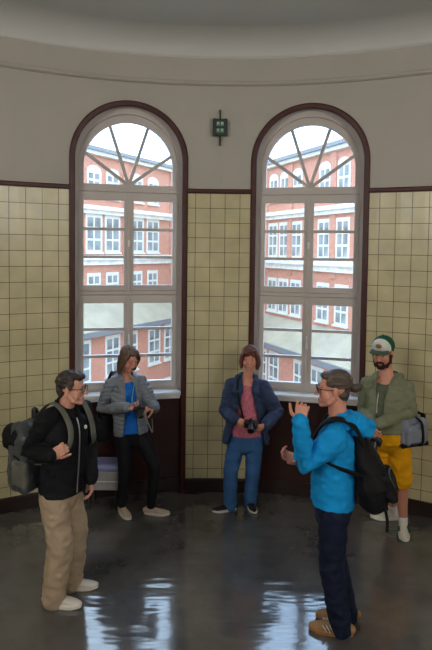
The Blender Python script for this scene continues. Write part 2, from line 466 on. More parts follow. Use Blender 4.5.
# ------------------------------------------------------------------ sign between the windows
mat('dark_green_metal', (22, 40, 34), 0.5)
mat('pale_green', (150, 190, 170), 0.5)
def build_sign():
    c = W(-.026, 3.93, 0); root = empty('wall_sign', c, 'small dark green metal sign on a vertical rod, high between the two windows', 'sign')
    m = MB(); m.box(-.078, .078, -.07, -.05, -.09, .09); m.build('sign_plate', 'dark_green_metal', root, bevel=.004)
    e = MB()
    for x in (-.055, .055):
        e.box(x - .012, x + .012, -.078, -.068, -.09, .09)
    e.build('sign_border', 'dark_green_metal', root)
    for z in (.035, -.035):
        for x in (-.021, .021):
            g = MB(); g.box(x - .014, x + .014, -.074, -.069, z - .005, z + .02); g.box(x - .014, x - .005, -.074, -.069, z - .02, z - .008); g.box(x + .005, x + .014, -.074, -.069, z - .02, z - .008)
            g.build('pictogram', 'pale_green', root)
    r = MB(); r.tube([(0, -.045, -.19), (0, -.045, .185)], .009, 10); r.box(-.014, .014, -.05, .005, .05, .075); r.box(-.014, .014, -.05, .005, -.075, -.05); r.build('rod', 'dark_green_metal', root)
build_sign()

# ------------------------------------------------------------------ courtyard outside
tile_mat('courtyard_brick', (198, 122, 92), (186, 108, 80), (204, 160, 134), 0.25, 0.08, 0.012, 0.85, 0.5, 0.1, coord='UV', dirt=.1)
mat('pale_stone', (214, 204, 188), 0.8, noise_scale=2)
mat('white_window', (208, 200, 182), 0.6)
mat('dark_pane', (138, 138, 132), 0.15, noise_scale=.8, noise_amt=.5)
mat('sheet_roof', (160, 146, 120), 0.6, noise_scale=.8, noise_amt=.15)
mat('gutter', (118, 116, 114), 0.5)
mat('slate', (150, 138, 134), 0.7, noise_scale=.6, noise_amt=.1)
mat('courtyard_paving', (150, 145, 138), 0.9, noise_scale=.5, noise_amt=.2)
BLD = empty('brick_building', (0, 54.4, 0), 'red brick courtyard building with white windows and cream bands, outside both arched windows', 'building')
def wing(origin, du, normal, length, label, rows, cornices, roof_lean, ts, eave=9.45):
    root = BLD; off = V(origin)
    du = V(du).normalized(); nn = V(normal).normalized(); zb = -12.0
    def T(v): return du * v.x + nn * v.y + V((0, 0, v.z))
    vs = [T(V((0, 0, zb))), T(V((length, 0, zb))), T(V((length, 0, eave))), T(V((0, 0, eave))),
          T(V((0, -9, zb))), T(V((length, -9, zb))), T(V((length, -9, eave))), T(V((0, -9, eave)))]
    fs = [(0, 1, 2, 3), (5, 4, 7, 6), (3, 2, 6, 7), (4, 0, 3, 7), (1, 5, 6, 2)]
    o = mesh_obj('brick_wall', vs, fs, 'courtyard_brick', root, uvs=[(0, 0)] * 8)
    for pl in o.data.polygons:
        for li in pl.loop_indices:
            vi = o.data.loops[li].vertex_index; o.data.uv_layers[0].data[li].uv = ((0, 0), (length, 0), (length, 21.5), (0, 21.5))[vi % 4]
    for (z0, z1, out) in cornices:
        m = MB(); m.box(0, length, 0, out * .55, z0, z0 + (z1 - z0) * .5, T); m.box(0, length, 0, out, z0 + (z1 - z0) * .5, z1, T); m.build('cornice', 'pale_stone', root)
    m = MB(); m.box(0, length, 0, .35, eave - .35, eave - .05, T); m.build('eaves_board', 'white_window', root)
    m = MB(); m.box(0, length, .3, .55, eave - .1, eave + .15, T); m.build('rain_gutter', 'gutter', root)
    m = MB(); m.prism([(.4, eave + .1), (-4.5, eave + 1.5), (-9.2, eave + .1)], 0, length, 0, T); m.build('roof', 'slate', root)
    # lean-to roof
    zt, ze, out = roof_lean
    m = MB(); m.prism([(0, zt), (0, ze - .25), (out, ze - .25), (out, ze)], 0, length, 0, T); m.build('lower_roof', 'sheet_roof', root)
    m = MB(); m.box(0, length, out, out + .14, ze - .3, ze + .04, T); m.build('rain_gutter', 'gutter', root)
    lowb = out - .5
    m = MB(); m.box(0, length, 0, lowb, zb, ze - .25, T); 
    o = m.build('lower_wall', 'courtyard_brick', root, uvs=[(0, 0)] * 8)
    for pl in o.data.polygons:
        for li in pl.loop_indices:
            v = o.data.vertices[o.data.loops[li].vertex_index].co; o.data.uv_layers[0].data[li].uv = (v.dot(du), v.z + 12)
    # pilasters
    for a, b in zip(ts[1::2], ts[2::2]):
        m = MB(); m.box((a + b) / 2 - .3, (a + b) / 2 + .3, 0, .12, .9, eave - .3, T)
        o = m.build('pilaster', 'courtyard_brick', root, uvs=[(0, 0)] * len(m.v))
        for pl in o.data.polygons:
            for li in pl.loop_indices:
                v = o.data.vertices[o.data.loops[li].vertex_index].co; o.data.uv_layers[0].data[li].uv = (v.dot(du), v.z + 12)
    for (z0, z1, w, arched, low) in rows:
        h = z1 - z0; yo = (lowb if low else 0)
        w2 = w / 2
        def shape(k, zz0, zz1):
            if arched: return [(-k, zz0), (k, zz0)] + [(k * math.cos(R2(a)), zz1 - k * .55 + k * .55 * math.sin(R2(a))) for a in range(0, 181, 20)]
            return [(-k, zz0), (k, zz0), (k, zz1), (-k, zz1)]
        sur = MB(); sur.prism([(x, z) for x, z in shape(w2 + .1, -.12, h + .1)], 0, .05, 1, T)
        nb = 5 if h > 2 else 3
        sur.box(-w2 - .16, w2 + .16, 0, .16, -.18, -.06, T)
        pane = MB(); 
        cols = 2; rws = 3 if h > 2 else 2; g = .1
        top = h - (w2 * .5 if arched else 0)
        for i in range(cols):
            for j in range(rws):
                x0 = -w2 + g + i * (w2); x1 = -w2 + w2 * (i + 1) - g * .6
                z0_ = g + j * (top - g) / rws; z1_ = (j + 1) * (top - g) / rws - g * .5
                pane.box(x0, x1, .05, .06, z0_, z1_, T)
                pane.f = pane.f
        so = sur.build('window', 'white_window', None); po = pane.build('pane', 'dark_pane', None)
        first = True
        for t in ts:
            if t > length - 1: continue
            if first: a, b = so, po
            else:
                a = so.copy(); b = po.copy()
                for q in (a, b): COL.objects.link(q)
            a.parent = root; a.location = T(V((t, yo, z0))); b.parent = a; first = False
    return root
C0 = (0, 54.4, 0)
wing(C0, (-.485, -.875, 0), (.875, -.485, 0), 36, 'red brick wing with cream bands and white windows, seen through the left arched window', 
     [(6.3, 8.3, 1.25, True, False), (2.45, 4.95, 1.5, False, False), (-.55, .85, 1.2, False, False), (-6.0, -3.35, 1.35, False, True), (-10.5, -7.6, 1.4, False, True)],
     [(5.05, 5.6, .5), (1.5, 2.2, .35)], (-.95, -2.75, 2.2), [3.4, 5.2, 10.6, 12.7, 15.6, 17.6, 20.6, 22.8, 25.8, 28, 31])
wing(C0, (.39, -.92, 0), (-.92, -.39, 0), 36, 'red brick wing with pale roof ledge and white windows, seen through the right arched window',
     [(6.5, 8.5, 1.15, True, False), (2.2, 4.7, 1.25, False, False), (-2.0, .45, 1.25, False, False), (-7.4, -4.7, 1.25, False, True), (-11.2, -8.4, 1.4, False, True)],
     [(5.05, 5.6, .5), (1.3, 2.1, .5)], (-2.4, -4.0, 2.2), [3, 4.8, 7.2, 9, 11.4, 13.1, 14.9, 18.4, 20.5, 23.4, 25.6, 28.5, 31])
g = MB(); g.box(-60, 60, 7.5, 110, -12.4, -12.0)
tag(g.build('courtyard_ground', 'courtyard_paving'), kind='structure')

# ------------------------------------------------------------------ light
w = bpy.data.worlds.new('overcast_sky'); sc.world = w; w.use_nodes = True
nt = w.node_tree; bg = nt.nodes['Background']
tc = nt.nodes.new('ShaderNodeTexCoord'); n = nt.nodes.new('ShaderNodeTexNoise'); n.inputs['Scale'].default_value = 2.2; n.inputs['Detail'].default_value = 6
cr = nt.nodes.new('ShaderNodeValToRGB'); cr.color_ramp.elements[0].position = .35; cr.color_ramp.elements[1].position = .65
cr.color_ramp.elements[0].color = (.38, .62, 1.0, 1); cr.color_ramp.elements[1].color = (.58, .77, 1.0, 1)
nt.links.new(tc.outputs['Generated'], n.inputs['Vector']); nt.links.new(n.outputs['Fac'], cr.inputs['Fac']); nt.links.new(cr.outputs['Color'], bg.inputs['Color'])
SKY = 6.6
bg.inputs['Strength'].default_value = SKY
mat('fill_lamp_glass', (240, 238, 230), 0.3)
b = MATS['fill_lamp_glass'].node_tree.nodes['Principled BSDF']; b.inputs['Emission Color'].default_value = (1, .93, .82, 1); b.inputs['Emission Strength'].default_value = 3
def fill_lamp(x, y, power, where):  # invented pendant fixture, added behind the camera to brighten the room
    root = empty('fill_lamp', (x, y, ZC), 'added fill lamp shaped as a round white pendant, out of view, ' + where, 'lamp', 'added fill lamps behind the camera')
    m = MB(); m.tube([(0, 0, 0), (0, 0, -.04)], .07, 24); m.build('canopy', 'white_metal', root)
    m = MB(); m.tube([(0, 0, -.03), (0, 0, -.86)], .01, 8); m.tube([(0, 0, -.84), (0, 0, -.9)], .04, 16); m.build('rod', 'white_metal', root)
    for zz in (-.88, -1.22):
        m = MB(); m.tube([(0, 0, zz), (0, 0, zz - .02)], .24, 32); m.build('fill_lamp_shade', 'fill_lamp_glass', root)
    ld = bpy.data.lights.new('fill_light', 'POINT'); ld.shadow_soft_size = .3; ld.energy = power; ld.color = (1, .97, .93)
    lo = bpy.data.objects.new('fill_light', ld); COL.objects.link(lo); lo.parent = root; lo.location = (0, 0, -1.05)
for x, y, pw, wh in ((-3.2, -.3, 215, 'hanging left near the window bay'), (3.2, -.3, 215, 'hanging right near the window bay'), (-3.4, -2.4, 165, 'hanging left at the far end'), (3.4, -2.4, 165, 'hanging right at the far end')):
    fill_lamp(x, y, pw, wh)
# ================================================================== people
def at(px, py, Y):                          # point at forward distance Y under a picture position
    a = (px - 216) / F; b = -(py - 277) / F
    d = f_ + a * r_ + b * u_
    t = Y / d.y
    return V((d.x * t, Y, CAM_Z + d.z * t))
def fwd(h): return V((math.cos(R2(h)), math.sin(R2(h)), 0))
def rgt(h): return V((math.sin(R2(h)), -math.cos(R2(h)), 0))
def finish(name, mb, material, parent, voxel=0.007, smooth=4, disp=None, cut=None, thick=0, mats=None, pick=None):
    me = bpy.data.meshes.new(name); me.from_pydata([tuple(v) for v in mb.v], [], mb.f)
    o = bpy.data.objects.new(name, me); COL.objects.link(o)
    md = o.modifiers.new('r', 'REMESH'); md.mode = 'VOXEL'; md.voxel_size = voxel; md.adaptivity = 0
    if smooth:
        m2 = o.modifiers.new('s', 'SMOOTH'); m2.factor = 0.5; m2.iterations = smooth
    dg = bpy.context.evaluated_depsgraph_get()
    me2 = bpy.data.meshes.new_from_object(o.evaluated_get(dg))
    bpy.data.objects.remove(o); bpy.data.meshes.remove(me)
    me2.name = name
    if disp:
        nr = [v.normal.copy() for v in me2.vertices]
        for v, n in zip(me2.vertices, nr):
            d = disp(v.co, n)
            if d: v.co = v.co + n * d
    if cut:
        bm = bmesh.new(); bm.from_mesh(me2)
        bmesh.ops.delete(bm, geom=[v for v in bm.verts if cut(v.co)], context='VERTS')
        bd = [(v, [e.other_vert(v) for e in v.link_edges if e.is_boundary]) for v in bm.verts if v.is_boundary]
        for it in range(14):
            nc = [(v, v.co.lerp((nb[0].co + nb[1].co) / 2, .6)) for v, nb in bd if len(nb) == 2]
            for v, c in nc: v.co = c
        bm.to_mesh(me2); bm.free()
    me2.materials.clear()
    for m in (mats or [material]): me2.materials.append(MATS[m])
    if pick:
        for pl in me2.polygons: pl.material_index = pick(pl.center)
    me2.polygons.foreach_set('use_smooth', [True] * len(me2.polygons)); me2.update()
    o = bpy.data.objects.new(name, me2); COL.objects.link(o)
    if thick:
        sd = o.modifiers.new('t', 'SOLIDIFY'); sd.thickness = thick; sd.offset = -1
    if parent: o.parent = parent
    return o
def dome_tube(mb, pts, rad, n=16, side=None):
    rings = loft_rings(pts, rad, n, side, domes=True)
    vs = [v for r in rings for v in r]; fs = []
    for i in range(len(rings) - 1):
        for j in range(n): fs.append((i * n + j, i * n + (j + 1) % n, (i + 1) * n + (j + 1) % n, (i + 1) * n + j))
    fs.append(tuple(reversed(range(n)))); fs.append(tuple((len(rings) - 1) * n + j for j in range(n)))
    mb.add(vs, fs)
def ik(a, b, l1, l2, hint):
    d = b - a; L = d.length; L2 = min(L, (l1 + l2) * .998)
    b2 = a + d.normalized() * L2
    x = (l1 * l1 - l2 * l2 + L2 * L2) / (2 * L2); h = math.sqrt(max(l1 * l1 - x * x, 0))
    dn = d.normalized(); hp = hint - dn * hint.dot(dn); hp.normalize()
    return a + dn * x + hp * h, b2
def folds(amp, seed, sc_=(7, 7, 13), pw=1.4):
    o = V((seed * 7.3, seed * 3.1, seed * 5.7))
    def fn(c, n):
        q = V((c.x * sc_[0], c.y * sc_[1], c.z * sc_[2])) + o
        a = noise.noise(q); b = noise.noise(q * 2.3 + o)
        return amp * ((1 - abs(a) * 2.2) * .8 + b * .6)
    return fn

class Person:
    def __init__(s, label, base, H, hip, hip_h, chest, chest_h, head, head_h, head_pitch=0, head_roll=0, sex='m', wide=1.0):
        s.s = H / 1.75; s.base = V((base[0], base[1], 0)); s.sex = sex
        s.root = empty('person', s.base, label, 'person')
        L = lambda q: V(q) - s.base
        s.L = L; k = s.s
        s.hip = L(hip); s.hh = hip_h; s.ch = L(chest); s.chh = chest_h
        s.hd = L(head); s.headh = head_h
        hw = .085 * k; sw = (.178 if sex == 'm' else .158) * k * wide
        s.hips = {'R': s.hip + rgt(hip_h) * hw, 'L': s.hip - rgt(hip_h) * hw}
        s.sh = {'R': s.ch + rgt(chest_h) * sw - V((0, 0, .03 * k)), 'L': s.ch - rgt(chest_h) * sw - V((0, 0, .03 * k))}
        # head frame: columns right, forward, up
        yaw = Matrix.Rotation(R2(head_h - 90), 3, 'Z'); s.HM = yaw @ Matrix.Rotation(R2(-head_pitch), 3, 'X') @ Matrix.Rotation(R2(head_roll), 3, 'Y')
        s.feet = {}; s.kn = {}; s.an = {}; s.el = {}; s.wr = {}; s.hand = {}
    def leg(s, side, ankle, foot_h, hint=None, bend=.992):
        a = s.L(ankle); a.z = .085 * s.s
        h = hint or (fwd(foot_h) * .6 + fwd(s.hh) * .4)
        l1, l2 = .445 * s.s, .415 * s.s; L = (a - s.hips[side]).length
        if L < bend * (l1 + l2): l1, l2 = l1 * L / bend / (l1 + l2), l2 * L / bend / (l1 + l2)
        kn, an = ik(s.hips[side], a, l1, l2, V(h))
        s.kn[side] = kn; s.an[side] = a; s.feet[side] = foot_h
    def arm(s, side, elbow, wrist, hdir, palm, curls=(30, 30, 30, 30), thumb=30, spread=5):
        sh = s.sh[side]; e = s.L(elbow); w = s.L(wrist)
        e = sh + (e - sh).normalized() * min(max((e - sh).length, .22), .325 * s.s)
        w = e + (w - e).normalized() * min(max((w - e).length, .2), .285 * s.s)
        s.el[side] = e; s.wr[side] = w; s.hand[side] = (V(hdir).normalized(), V(palm).normalized(), curls, thumb, spread)
    def torso(s, mb, rad, z_drop=0.0, top=1.0):
        """rad: list of (t, side radius, depth radius); t 0 at hip centre, 1 at the shoulder line"""
        pts = []; rr = []; sides = []
        for t, a, b in rad:
            P = s.hip.lerp(s.ch, t)
            # slight s-curve of the back
            hh = s.hh + (s.chh - s.hh) * min(max(t, 0), 1)
            P = P + fwd(hh) * (.012 * math.sin(PI * min(max(t, 0), 1)) * s.s)
            pts.append(P); rr.append((a * s.s, b * s.s)); sides.append(rgt(hh))
        dome_tube(mb, pts, rr, 24, sides)
    def make_hand(s, mb, side):
        d, pn, curls, th, spread = s.hand[side]; w = s.wr[side]; k = s.s * (1.0 if s.sex == 'm' else .92) * 1.04
        pn = (pn - d * pn.dot(d)).normalized(); x = d.cross(pn)       # x: sideways
        tsgn = 1 if side == 'R' else -1                                # which side the thumb leaves
        tx = x * (-tsgn)
        # palm
        dome_tube(mb, [w - d * .02 * k, w + d * .02 * k, w + d * .055 * k, w + d * .088 * k], [(.026 * k, .02 * k), (.034 * k, .017 * k), (.04 * k, .015 * k), (.039 * k, .012 * k)], 14, x)
        L = [.082, .090, .084, .066]
        for i in range(4):
            off = (1.5 - i) * .0208 * k
            base = w + d * (.088 - abs(i - 1.3) * .004) * k + tx * off
            c = R2(curls[i]); ang = 0; P = base; pts = [base - d * .015 * k, base]
            sp = R2((1.5 - i) * spread)
            dd = (d * math.cos(sp) + tx * math.sin(sp)).normalized()
            for j, fr in enumerate((.44, .31, .25)):
                ang += c * (.7 if j == 0 else 1.0)
                q = dd * math.cos(ang) + pn * math.sin(ang)
                P = P + q * L[i] * fr * k; pts.append(P)
            r = .0088 * k * (.9 if i == 3 else 1)
            dome_tube(mb, pts, [r * 1.05, r * 1.08, r, r * .95, r * .82], 10, tx)
        a = R2(th)
        t0 = w + d * .022 * k + tx * .03 * k + pn * .004 * k
        q1 = (d * math.cos(a + .25) + tx * math.sin(a + .25) + pn * .35).normalized(); q2 = (d * math.cos(a * .6) + tx * math.sin(a * .6) + pn * .45).normalized()
        p1 = t0 + q1 * .042 * k; p2 = p1 + q2 * .034 * k; p3 = p2 + (q2 + d * .3).normalized() * .026 * k
        dome_tube(mb, [w + d * .012 * k + tx * .012 * k, t0, p1, p2, p3], [.016 * k, .015 * k, .0115 * k, .0105 * k, .009 * k], 10, pn)
    def HP(s, x, y, z): return s.hd + s.HM @ (V((x, y, z)) * s.s * 1.06)
    def body(s, skin='skin', lips='lips', beard=False, leg_r=.82):
        mb = MB(); k = s.s; HP = s.HP; q = s.HM
        f = 1.0 if s.sex == 'm' else .94
        E = lambda c, r, rot=None: mb.ell(HP(*c), V(r) * k * 1.06, rot=q @ rot if rot else q)
        E((0, -.017, .03), (.074 * f, .094, .084)); E((0, .026, -.02), (.061 * f, .06, .082)); E((0, .03, -.062), (.047 * f, .05, .045))
        E((0, .07, -.094), (.021 * f, .018, .017)); E((0, .08, -.068), (.024, .013, .02))
        fem = s.sex == 'f'
        for sx in (-1, 1):
            E((sx * .043 * f, .05, -.022), (.022, .024, .022)); E((sx * .03, .075 if fem else .077, .024), (.024, .009 if fem else .011, .007))
            E((sx * .077 * f, -.004, -.004), (.007, .017, .031), Matrix.Rotation(sx * .3, 3, 'Z'))
            E((sx * .0095, .098, -.031), (.007, .009, .007)); E((sx * .029, .0775, .0145), (.0145, .009, .0065)); E((sx * .029, .076, -.006), (.013, .008, .004)); E((sx * .034, .048, -.045), (.027, .026, .032))
            mb.tube([HP(sx * .056 * f, -.012, -.035), HP(sx * .046 * f, .03, -.077), HP(0, .068, -.098)], [.018 * k, .018 * k, .016 * k], 10)
        dome_tube(mb, [HP(0, .082, .016), HP(0, .096, -.008), HP(0, .109, -.028)], [.007 * k, .0085 * k, (.0088 if fem else .0105) * k], 10)
        E((0, .083, -.058), (.022, .008, .004)); E((0, .082, -.066), (.019, .008, .0045))
        for sx in (-1, 1): E((sx * .038, .046, -.035), (.026, .03, .034))
        nb = s.ch + V((0, 0, .03 * k)); nr = (.06 if s.sex == 'm' else .049) * k
        dome_tube(mb, [HP(0, -.02, -.03), HP(0, -.022, -.085), nb.lerp(HP(0, -.02, -.1), .3), nb - V((0, 0, .03))], [nr * .95, nr * .95, nr * 1.05, nr * 1.45], 16)
        s.torso(mb, [(0, .13, .095), (.3, .12, .085), (.7, .14, .095), (.92, .13, .075)])
        for sd in 'RL':
            dome_tube(mb, [s.ch + V((0, 0, .02 * k)), s.sh[sd]], [.05 * k, .046 * k], 12)
            dome_tube(mb, [s.sh[sd], s.sh[sd].lerp(s.el[sd], .4), s.el[sd], s.el[sd].lerp(s.wr[sd], .3), s.wr[sd]], [.045 * k, .042 * k, .034 * k, .036 * k, .0235 * k * (1 if s.sex == 'm' else .92)], 14)
            s.make_hand(mb, sd)
            h, kn, an = s.hips[sd], s.kn[sd], s.an[sd]; fw = fwd(s.feet[sd]); lr = leg_r
            calf = kn.lerp(an, .3) - fw * .012 * k
            dome_tube(mb, [h, h.lerp(kn, .5), kn - (kn - h).normalized() * .04, kn, calf, kn.lerp(an, .65) - fw * .004, an + V((0, 0, .02))], [.075 * k * lr, .066 * k * lr, .05 * k * lr, .05 * k * lr, .054 * k * lr, .041 * k * lr, .034 * k * lr], 16)
            dome_tube(mb, [an - V((0, 0, .015)), an + fw * .05 * k - V((0, 0, .05 * k)), an + fw * .12 * k - V((0, 0, .06 * k))], [.028 * k, .02 * k, .015 * k], 12, rgt(s.feet[sd]))
        inv = s.HM.transposed()
        def pick(c):
            c = inv @ (c - s.hd) / k
            if (c.x / .022) ** 2 + ((c.z + .066) / .0075) ** 2 < 1 and c.y > .07: return 1
            return 0
        s.body_o = finish('body', mb, None, s.root, .0036, 5 if fem else 3, mats=[skin, lips], pick=pick)
        for sx in (-1, 1):
            e = MB(); e.ell(HP(sx * .029, .075, .004), .0095 * k, nu=14, nv=10)
            eye = e.build('eye', 'eye_white', s.body_o, smooth=True)
            e = MB(); c = HP(sx * .029, .0812, .0035); e.ell(c, V((.0052, .004, .005)) * k, rot=q, nu=12, nv=8); e.build('iris', 'iris', eye, smooth=True)
            e = MB(); dome_tube(e, [HP(sx * .014, .0885, .0265), HP(sx * .031, .086, .0305), HP(sx * .048, .071, .0245)], [(.003 * k, .0022 * k)] * 3, 8); e.build('eyebrow', s.hairmat, s.body_o, smooth=True)
        return s.body_o
    def hair(s, fn, material, amp=.004, seed=1, name='hair', sc_=(60, 60, 14), voxel=.0045):
        mb = MB(); fn(mb, s)
        inv = s.HM.transposed()
        def disp(c, n):
            c = inv @ (c - s.hd)
            return amp * noise.noise(V((c.x * sc_[0], c.y * sc_[1], c.z * sc_[2])) + V((seed, 0, 0))) * 1.6
        return finish(name, mb, material, s.root, voxel, 2, disp)
    def E(s, mb, c, r, rot=None): mb.ell(s.HP(*c), V(r) * s.s * 1.06, rot=s.HM @ rot if rot else s.HM)
    def glasses(s, material='black_plastic', z=.004, r=.023, h=.018):
        k = s.s; rt = MB(); HP = s.HP
        for sx in (-1, 1):
            pts = [HP(sx * .031 + r * math.copysign(abs(math.cos(a)) ** .6, math.cos(a)), .096 - abs(math.cos(a) * .0), z + h * math.copysign(abs(math.sin(a)) ** .6, math.sin(a))) for a in [i * PI / 10 for i in range(21)]]
            rt.tube(pts, .0026 * k, 6, caps=False)
            rt.tube([HP(sx * .054, .094, z + .008), HP(sx * .074, .05, z + .008), HP(sx * .079, -.005, z + .006), HP(sx * .078, -.022, z - .012)], .0026 * k, 6)
        rt.tube([HP(-.009, .096, z + .006), HP(0, .1, z + .009), HP(.009, .096, z + .006)], .0026 * k, 6)
        g = rt.build('glasses', material, s.root, smooth=True)
        for sx in (-1, 1):
            m = MB(); m.add([HP(sx * .031 + (r - .002) * math.cos(a), .0955, z + (h - .002) * math.sin(a)) for a in [i * PI / 8 for i in range(16)]], [tuple(range(16))])
            m.build('lens', 'lens_glass', g)
    def trousers(s, material, thigh=.088, knee=.066, hem=.06, waist=(.155, .115), hem_z=.08, amp=.005, seed=1, name='trousers', to=1.0, top=.12):
        mb = MB(); k = s.s
        s.torso(mb, [(-.12, waist[0] * .93, waist[1] * .95), (0.0, waist[0] * 1.04, waist[1] * 1.03), (top, waist[0] * .96, waist[1] * .95)])
        for sd in 'RL':
            h, kn, an = s.hips[sd], s.kn[sd], s.an[sd]
            if to < 1:
                e = h.lerp(kn, to); dome_tube(mb, [h, h.lerp(e, .5), e], [thigh * k, (thigh + hem) / 2 * k, hem * k], 18)
            else:
                e = V((an.x, an.y, 0)) + V((0, 0, hem_z)); e = an.lerp(e, .8) if hem_z > an.z else e
                dome_tube(mb, [h - V((0, 0, .02)), h.lerp(kn, .5), kn, kn.lerp(e, .5), e], [thigh * k, (thigh + knee) / 2 * k, knee * k, (knee + hem) / 2 * k, hem * k], 18)
        return finish(name, mb, material, s.root, .0065, 3, folds(amp, seed, (9, 9, 11)))
    def sleeves(s, mb, up=.06, el=.054, cuff=.042, frac=1.0, bulk=0):
        k = s.s
        for sd in 'RL':
            sh, e, w = s.sh[sd], s.el[sd], s.wr[sd]
            w2 = e.lerp(w, frac)
            dome_tube(mb, [s.ch.lerp(sh, .4) + V((0, 0, .012 * k)), sh + V((0, 0, .004)), sh.lerp(e, .45), e, e.lerp(w2, .5), w2], [.062 * k, up * k * 1.04, up * k, el * k, (el + cuff) / 2 * k, cuff * k], 16)
    def armdist(s, c):
        best = 9
        for sd in 'RL':
            for a, b in ((s.sh[sd], s.el[sd]), (s.el[sd], s.wr[sd])):
                d = b - a; t = max(0, min(1, (c - a).dot(d) / d.length_squared)); best = min(best, (c - (a + d * t)).length)
        return best
    def armdist2(s, c):
        best = 9
        for sd in 'RL':
            a, b = s.el[sd], s.wr[sd] + s.hand[sd][0] * .1
            d = b - a; t = max(0, min(1, (c - a).dot(d) / d.length_squared)); best = min(best, (c - (a + d * t)).length)
        return best
    def top(s, name, material, rad, sl=None, amp=.005, seed=1, cut=None, extra=None, disp=None, voxel=.0065, thick=.006, hem=0.0, clear=.085):
        ax = (s.ch - s.hip); H2 = ax.length_squared
        cut0 = cut
        def cut(c):
            d = c - s.hip
            if d.dot(ax) / H2 < hem + .012 * noise.noise(c * 9) and s.armdist2(c) > clear: return True
            return bool(cut0 and cut0(c))
        rad = [(hem - .18, rad[0][1], rad[0][2])] + [q for q in rad if q[0] > hem - .1]
        mb = MB(); s.torso(mb, rad)
        if sl: s.sleeves(mb, *sl)
        if extra: extra(mb, s)
        return finish(name, mb, material, s.root, voxel, 3, disp or folds(amp, seed), cut=cut, thick=thick)
    def shoe(s, side, upper, sole, stripes=None, low=False, socks=None, laces='white_cloth', L=.285, label=None):
        k = s.s * (1 if s.sex == 'm' else .92); an = s.an[side]; h = s.feet[side]; fw = fwd(h); rt = rgt(h)
        o = V((an.x, an.y, 0)) - fw * .075 * k
        L = L * k
        def P(y, x, z): return o + fw * y * L + rt * x * k + V((0, 0, z * k))
        sgn = 1 if side == 'R' else -1
        mb = MB()
        st = [(.02, .028, .052), (.12, .034, .06), (.3, .036, .062), (.5, .04, .05), (.68, .045, .04), (.85, .041, .031), (.97, .026, .024)]
        pts = [P(y, sgn * .006 * math.sin(y * 3) * -1, .018 + hh * .5) for y, w_, hh in st]
        dome_tube(mb, pts, [(w_ * k, hh * .62 * k) for y, w_, hh in st], 16, rt)
        dome_tube(mb, [P(.2, 0, .04), P(.22, 0, .085 if low else .1)], [(.034 * k, .045 * k)] * 2, 14, rt)
        sh = finish('shoe', mb, upper, s.root, .005, 3)
        if label: sh['label'] = label
        out = []
        for a in range(28):
            t = 2 * PI * a / 28; y = .5 + .52 * math.cos(t); wv = (.036 + .012 * max(0, math.sin((y - .2) * 2.2))) * (1 if abs(math.cos(t)) < .9 else 1)
            out.append((y, wv * math.copysign(abs(math.sin(t)) ** .75, math.sin(t)) * 1.1))
        sm = MB()
        rows = [(.0, .94), (.004, 1.0), (.024, 1.0), (.03, .96)]
        vs = [P(.5 + (y - .5) * e, x * e, z + (.006 if y > .9 else 0)) for z, e in rows for y, x in out]; n = 28
        fs = [tuple(reversed(range(n))), tuple(3 * n + i for i in range(n))]
        for i in range(3):
            for j in range(n): fs.append((i * n + j, i * n + (j + 1) % n, (i + 1) * n + (j + 1) % n, (i + 1) * n + j))
        sm.add(vs, fs); sm.build('sole', sole, sh, smooth=False)
        lc = MB()
        for i in range(5):
            y = .4 + i * .065; z = .083 - i * .0085
            lc.tube([P(y, -.022, z - .008), P(y + .01, 0, z + .002), P(y, .022, z - .008)], .003 * k, 6)
        lc.build('laces', laces, sh, smooth=True)
        if stripes:
            for i in range(3):
                y = .42 + i * .085
                for sx in (-1, 1):
                    m = MB(); m.tube([P(y + .1, sx * .036, .074 - i * .006), P(y + .06, sx * .046, .055), P(y, sx * .05, .03)], (.003 * k, .0075 * k), 8, fw)
                    m.build('stripe', stripes, sh, smooth=True)
        if socks:
            m = MB(); kn = s.kn[side]
            dome_tube(m, [an - V((0, 0, .01)), an.lerp(kn, .12)], [.04 * k, .041 * k], 16)
            finish('sock', m, socks, s.root, .005, 2, folds(.002, 3))
        return sh

def ribbon(name, pts, w, t, side, material, parent, k=6):
    m = MB(); P = spline(pts, k); rings = []
    m.tube(P, (w / 2, t / 2), 8, side)
    return m.build(name, material, parent, smooth=True)
def rbox(mb, c, ax, size, r=.03):           # rounded box: c centre, ax = (x, y, z axes), size full lengths
    hx, hy, hz = [q / 2 - r for q in size]
    for sx in (-1, 1):
        for sy in (-1, 1):
            dome_tube(mb, [c + ax[0] * sx * hx + ax[1] * sy * hy - ax[2] * hz, c + ax[0] * sx * hx + ax[1] * sy * hy + ax[2] * hz], [r, r], 12, ax[0])
    vs = []
    for s3 in (((hx + r), hy, hz), (hx, (hy + r), hz), (hx, hy, hz + r)):
        b = MB(); b.box(-s3[0], s3[0], -s3[1], s3[1], -s3[2], s3[2]); mb.add([c + ax[0] * v.x + ax[1] * v.y + ax[2] * v.z for v in b.v], b.f)
def camera_body(name, c, h, label, tilt=0, size=1.0, root_h=None):
    root = empty(name, c, label, 'camera'); x = rgt(h); y = fwd(h); z = V((0, 0, 1))
    Rm = Matrix.Rotation(R2(tilt), 3, x); y = Rm @ y; z = Rm @ z
    m = MB(); rbox(m, V((0, 0, 0)), (x, y, z), (.13 * size, .05 * size, .085 * size), .012); m.ell(x * -.045 * size + y * .02 * size, V((.02, .03, .04)) * size)
    m2 = MB(); dome_tube(m, [z * .035 * size, z * .06 * size], [.02 * size, .014 * size], 10)
    b = finish('camera_housing', m, 'black_plastic', root, .004, 1)
    l = MB(); l.tube([y * .02 * size, y * .1 * size], .032 * size, 20, x); ln = l.build('lens_barrel', 'black_plastic', root, smooth=False)
    l = MB(); l.tube([y * .1 * size, y * .103 * size], .027 * size, 20, x); l.build('front_glass', 'dark_glass', ln)
    return root

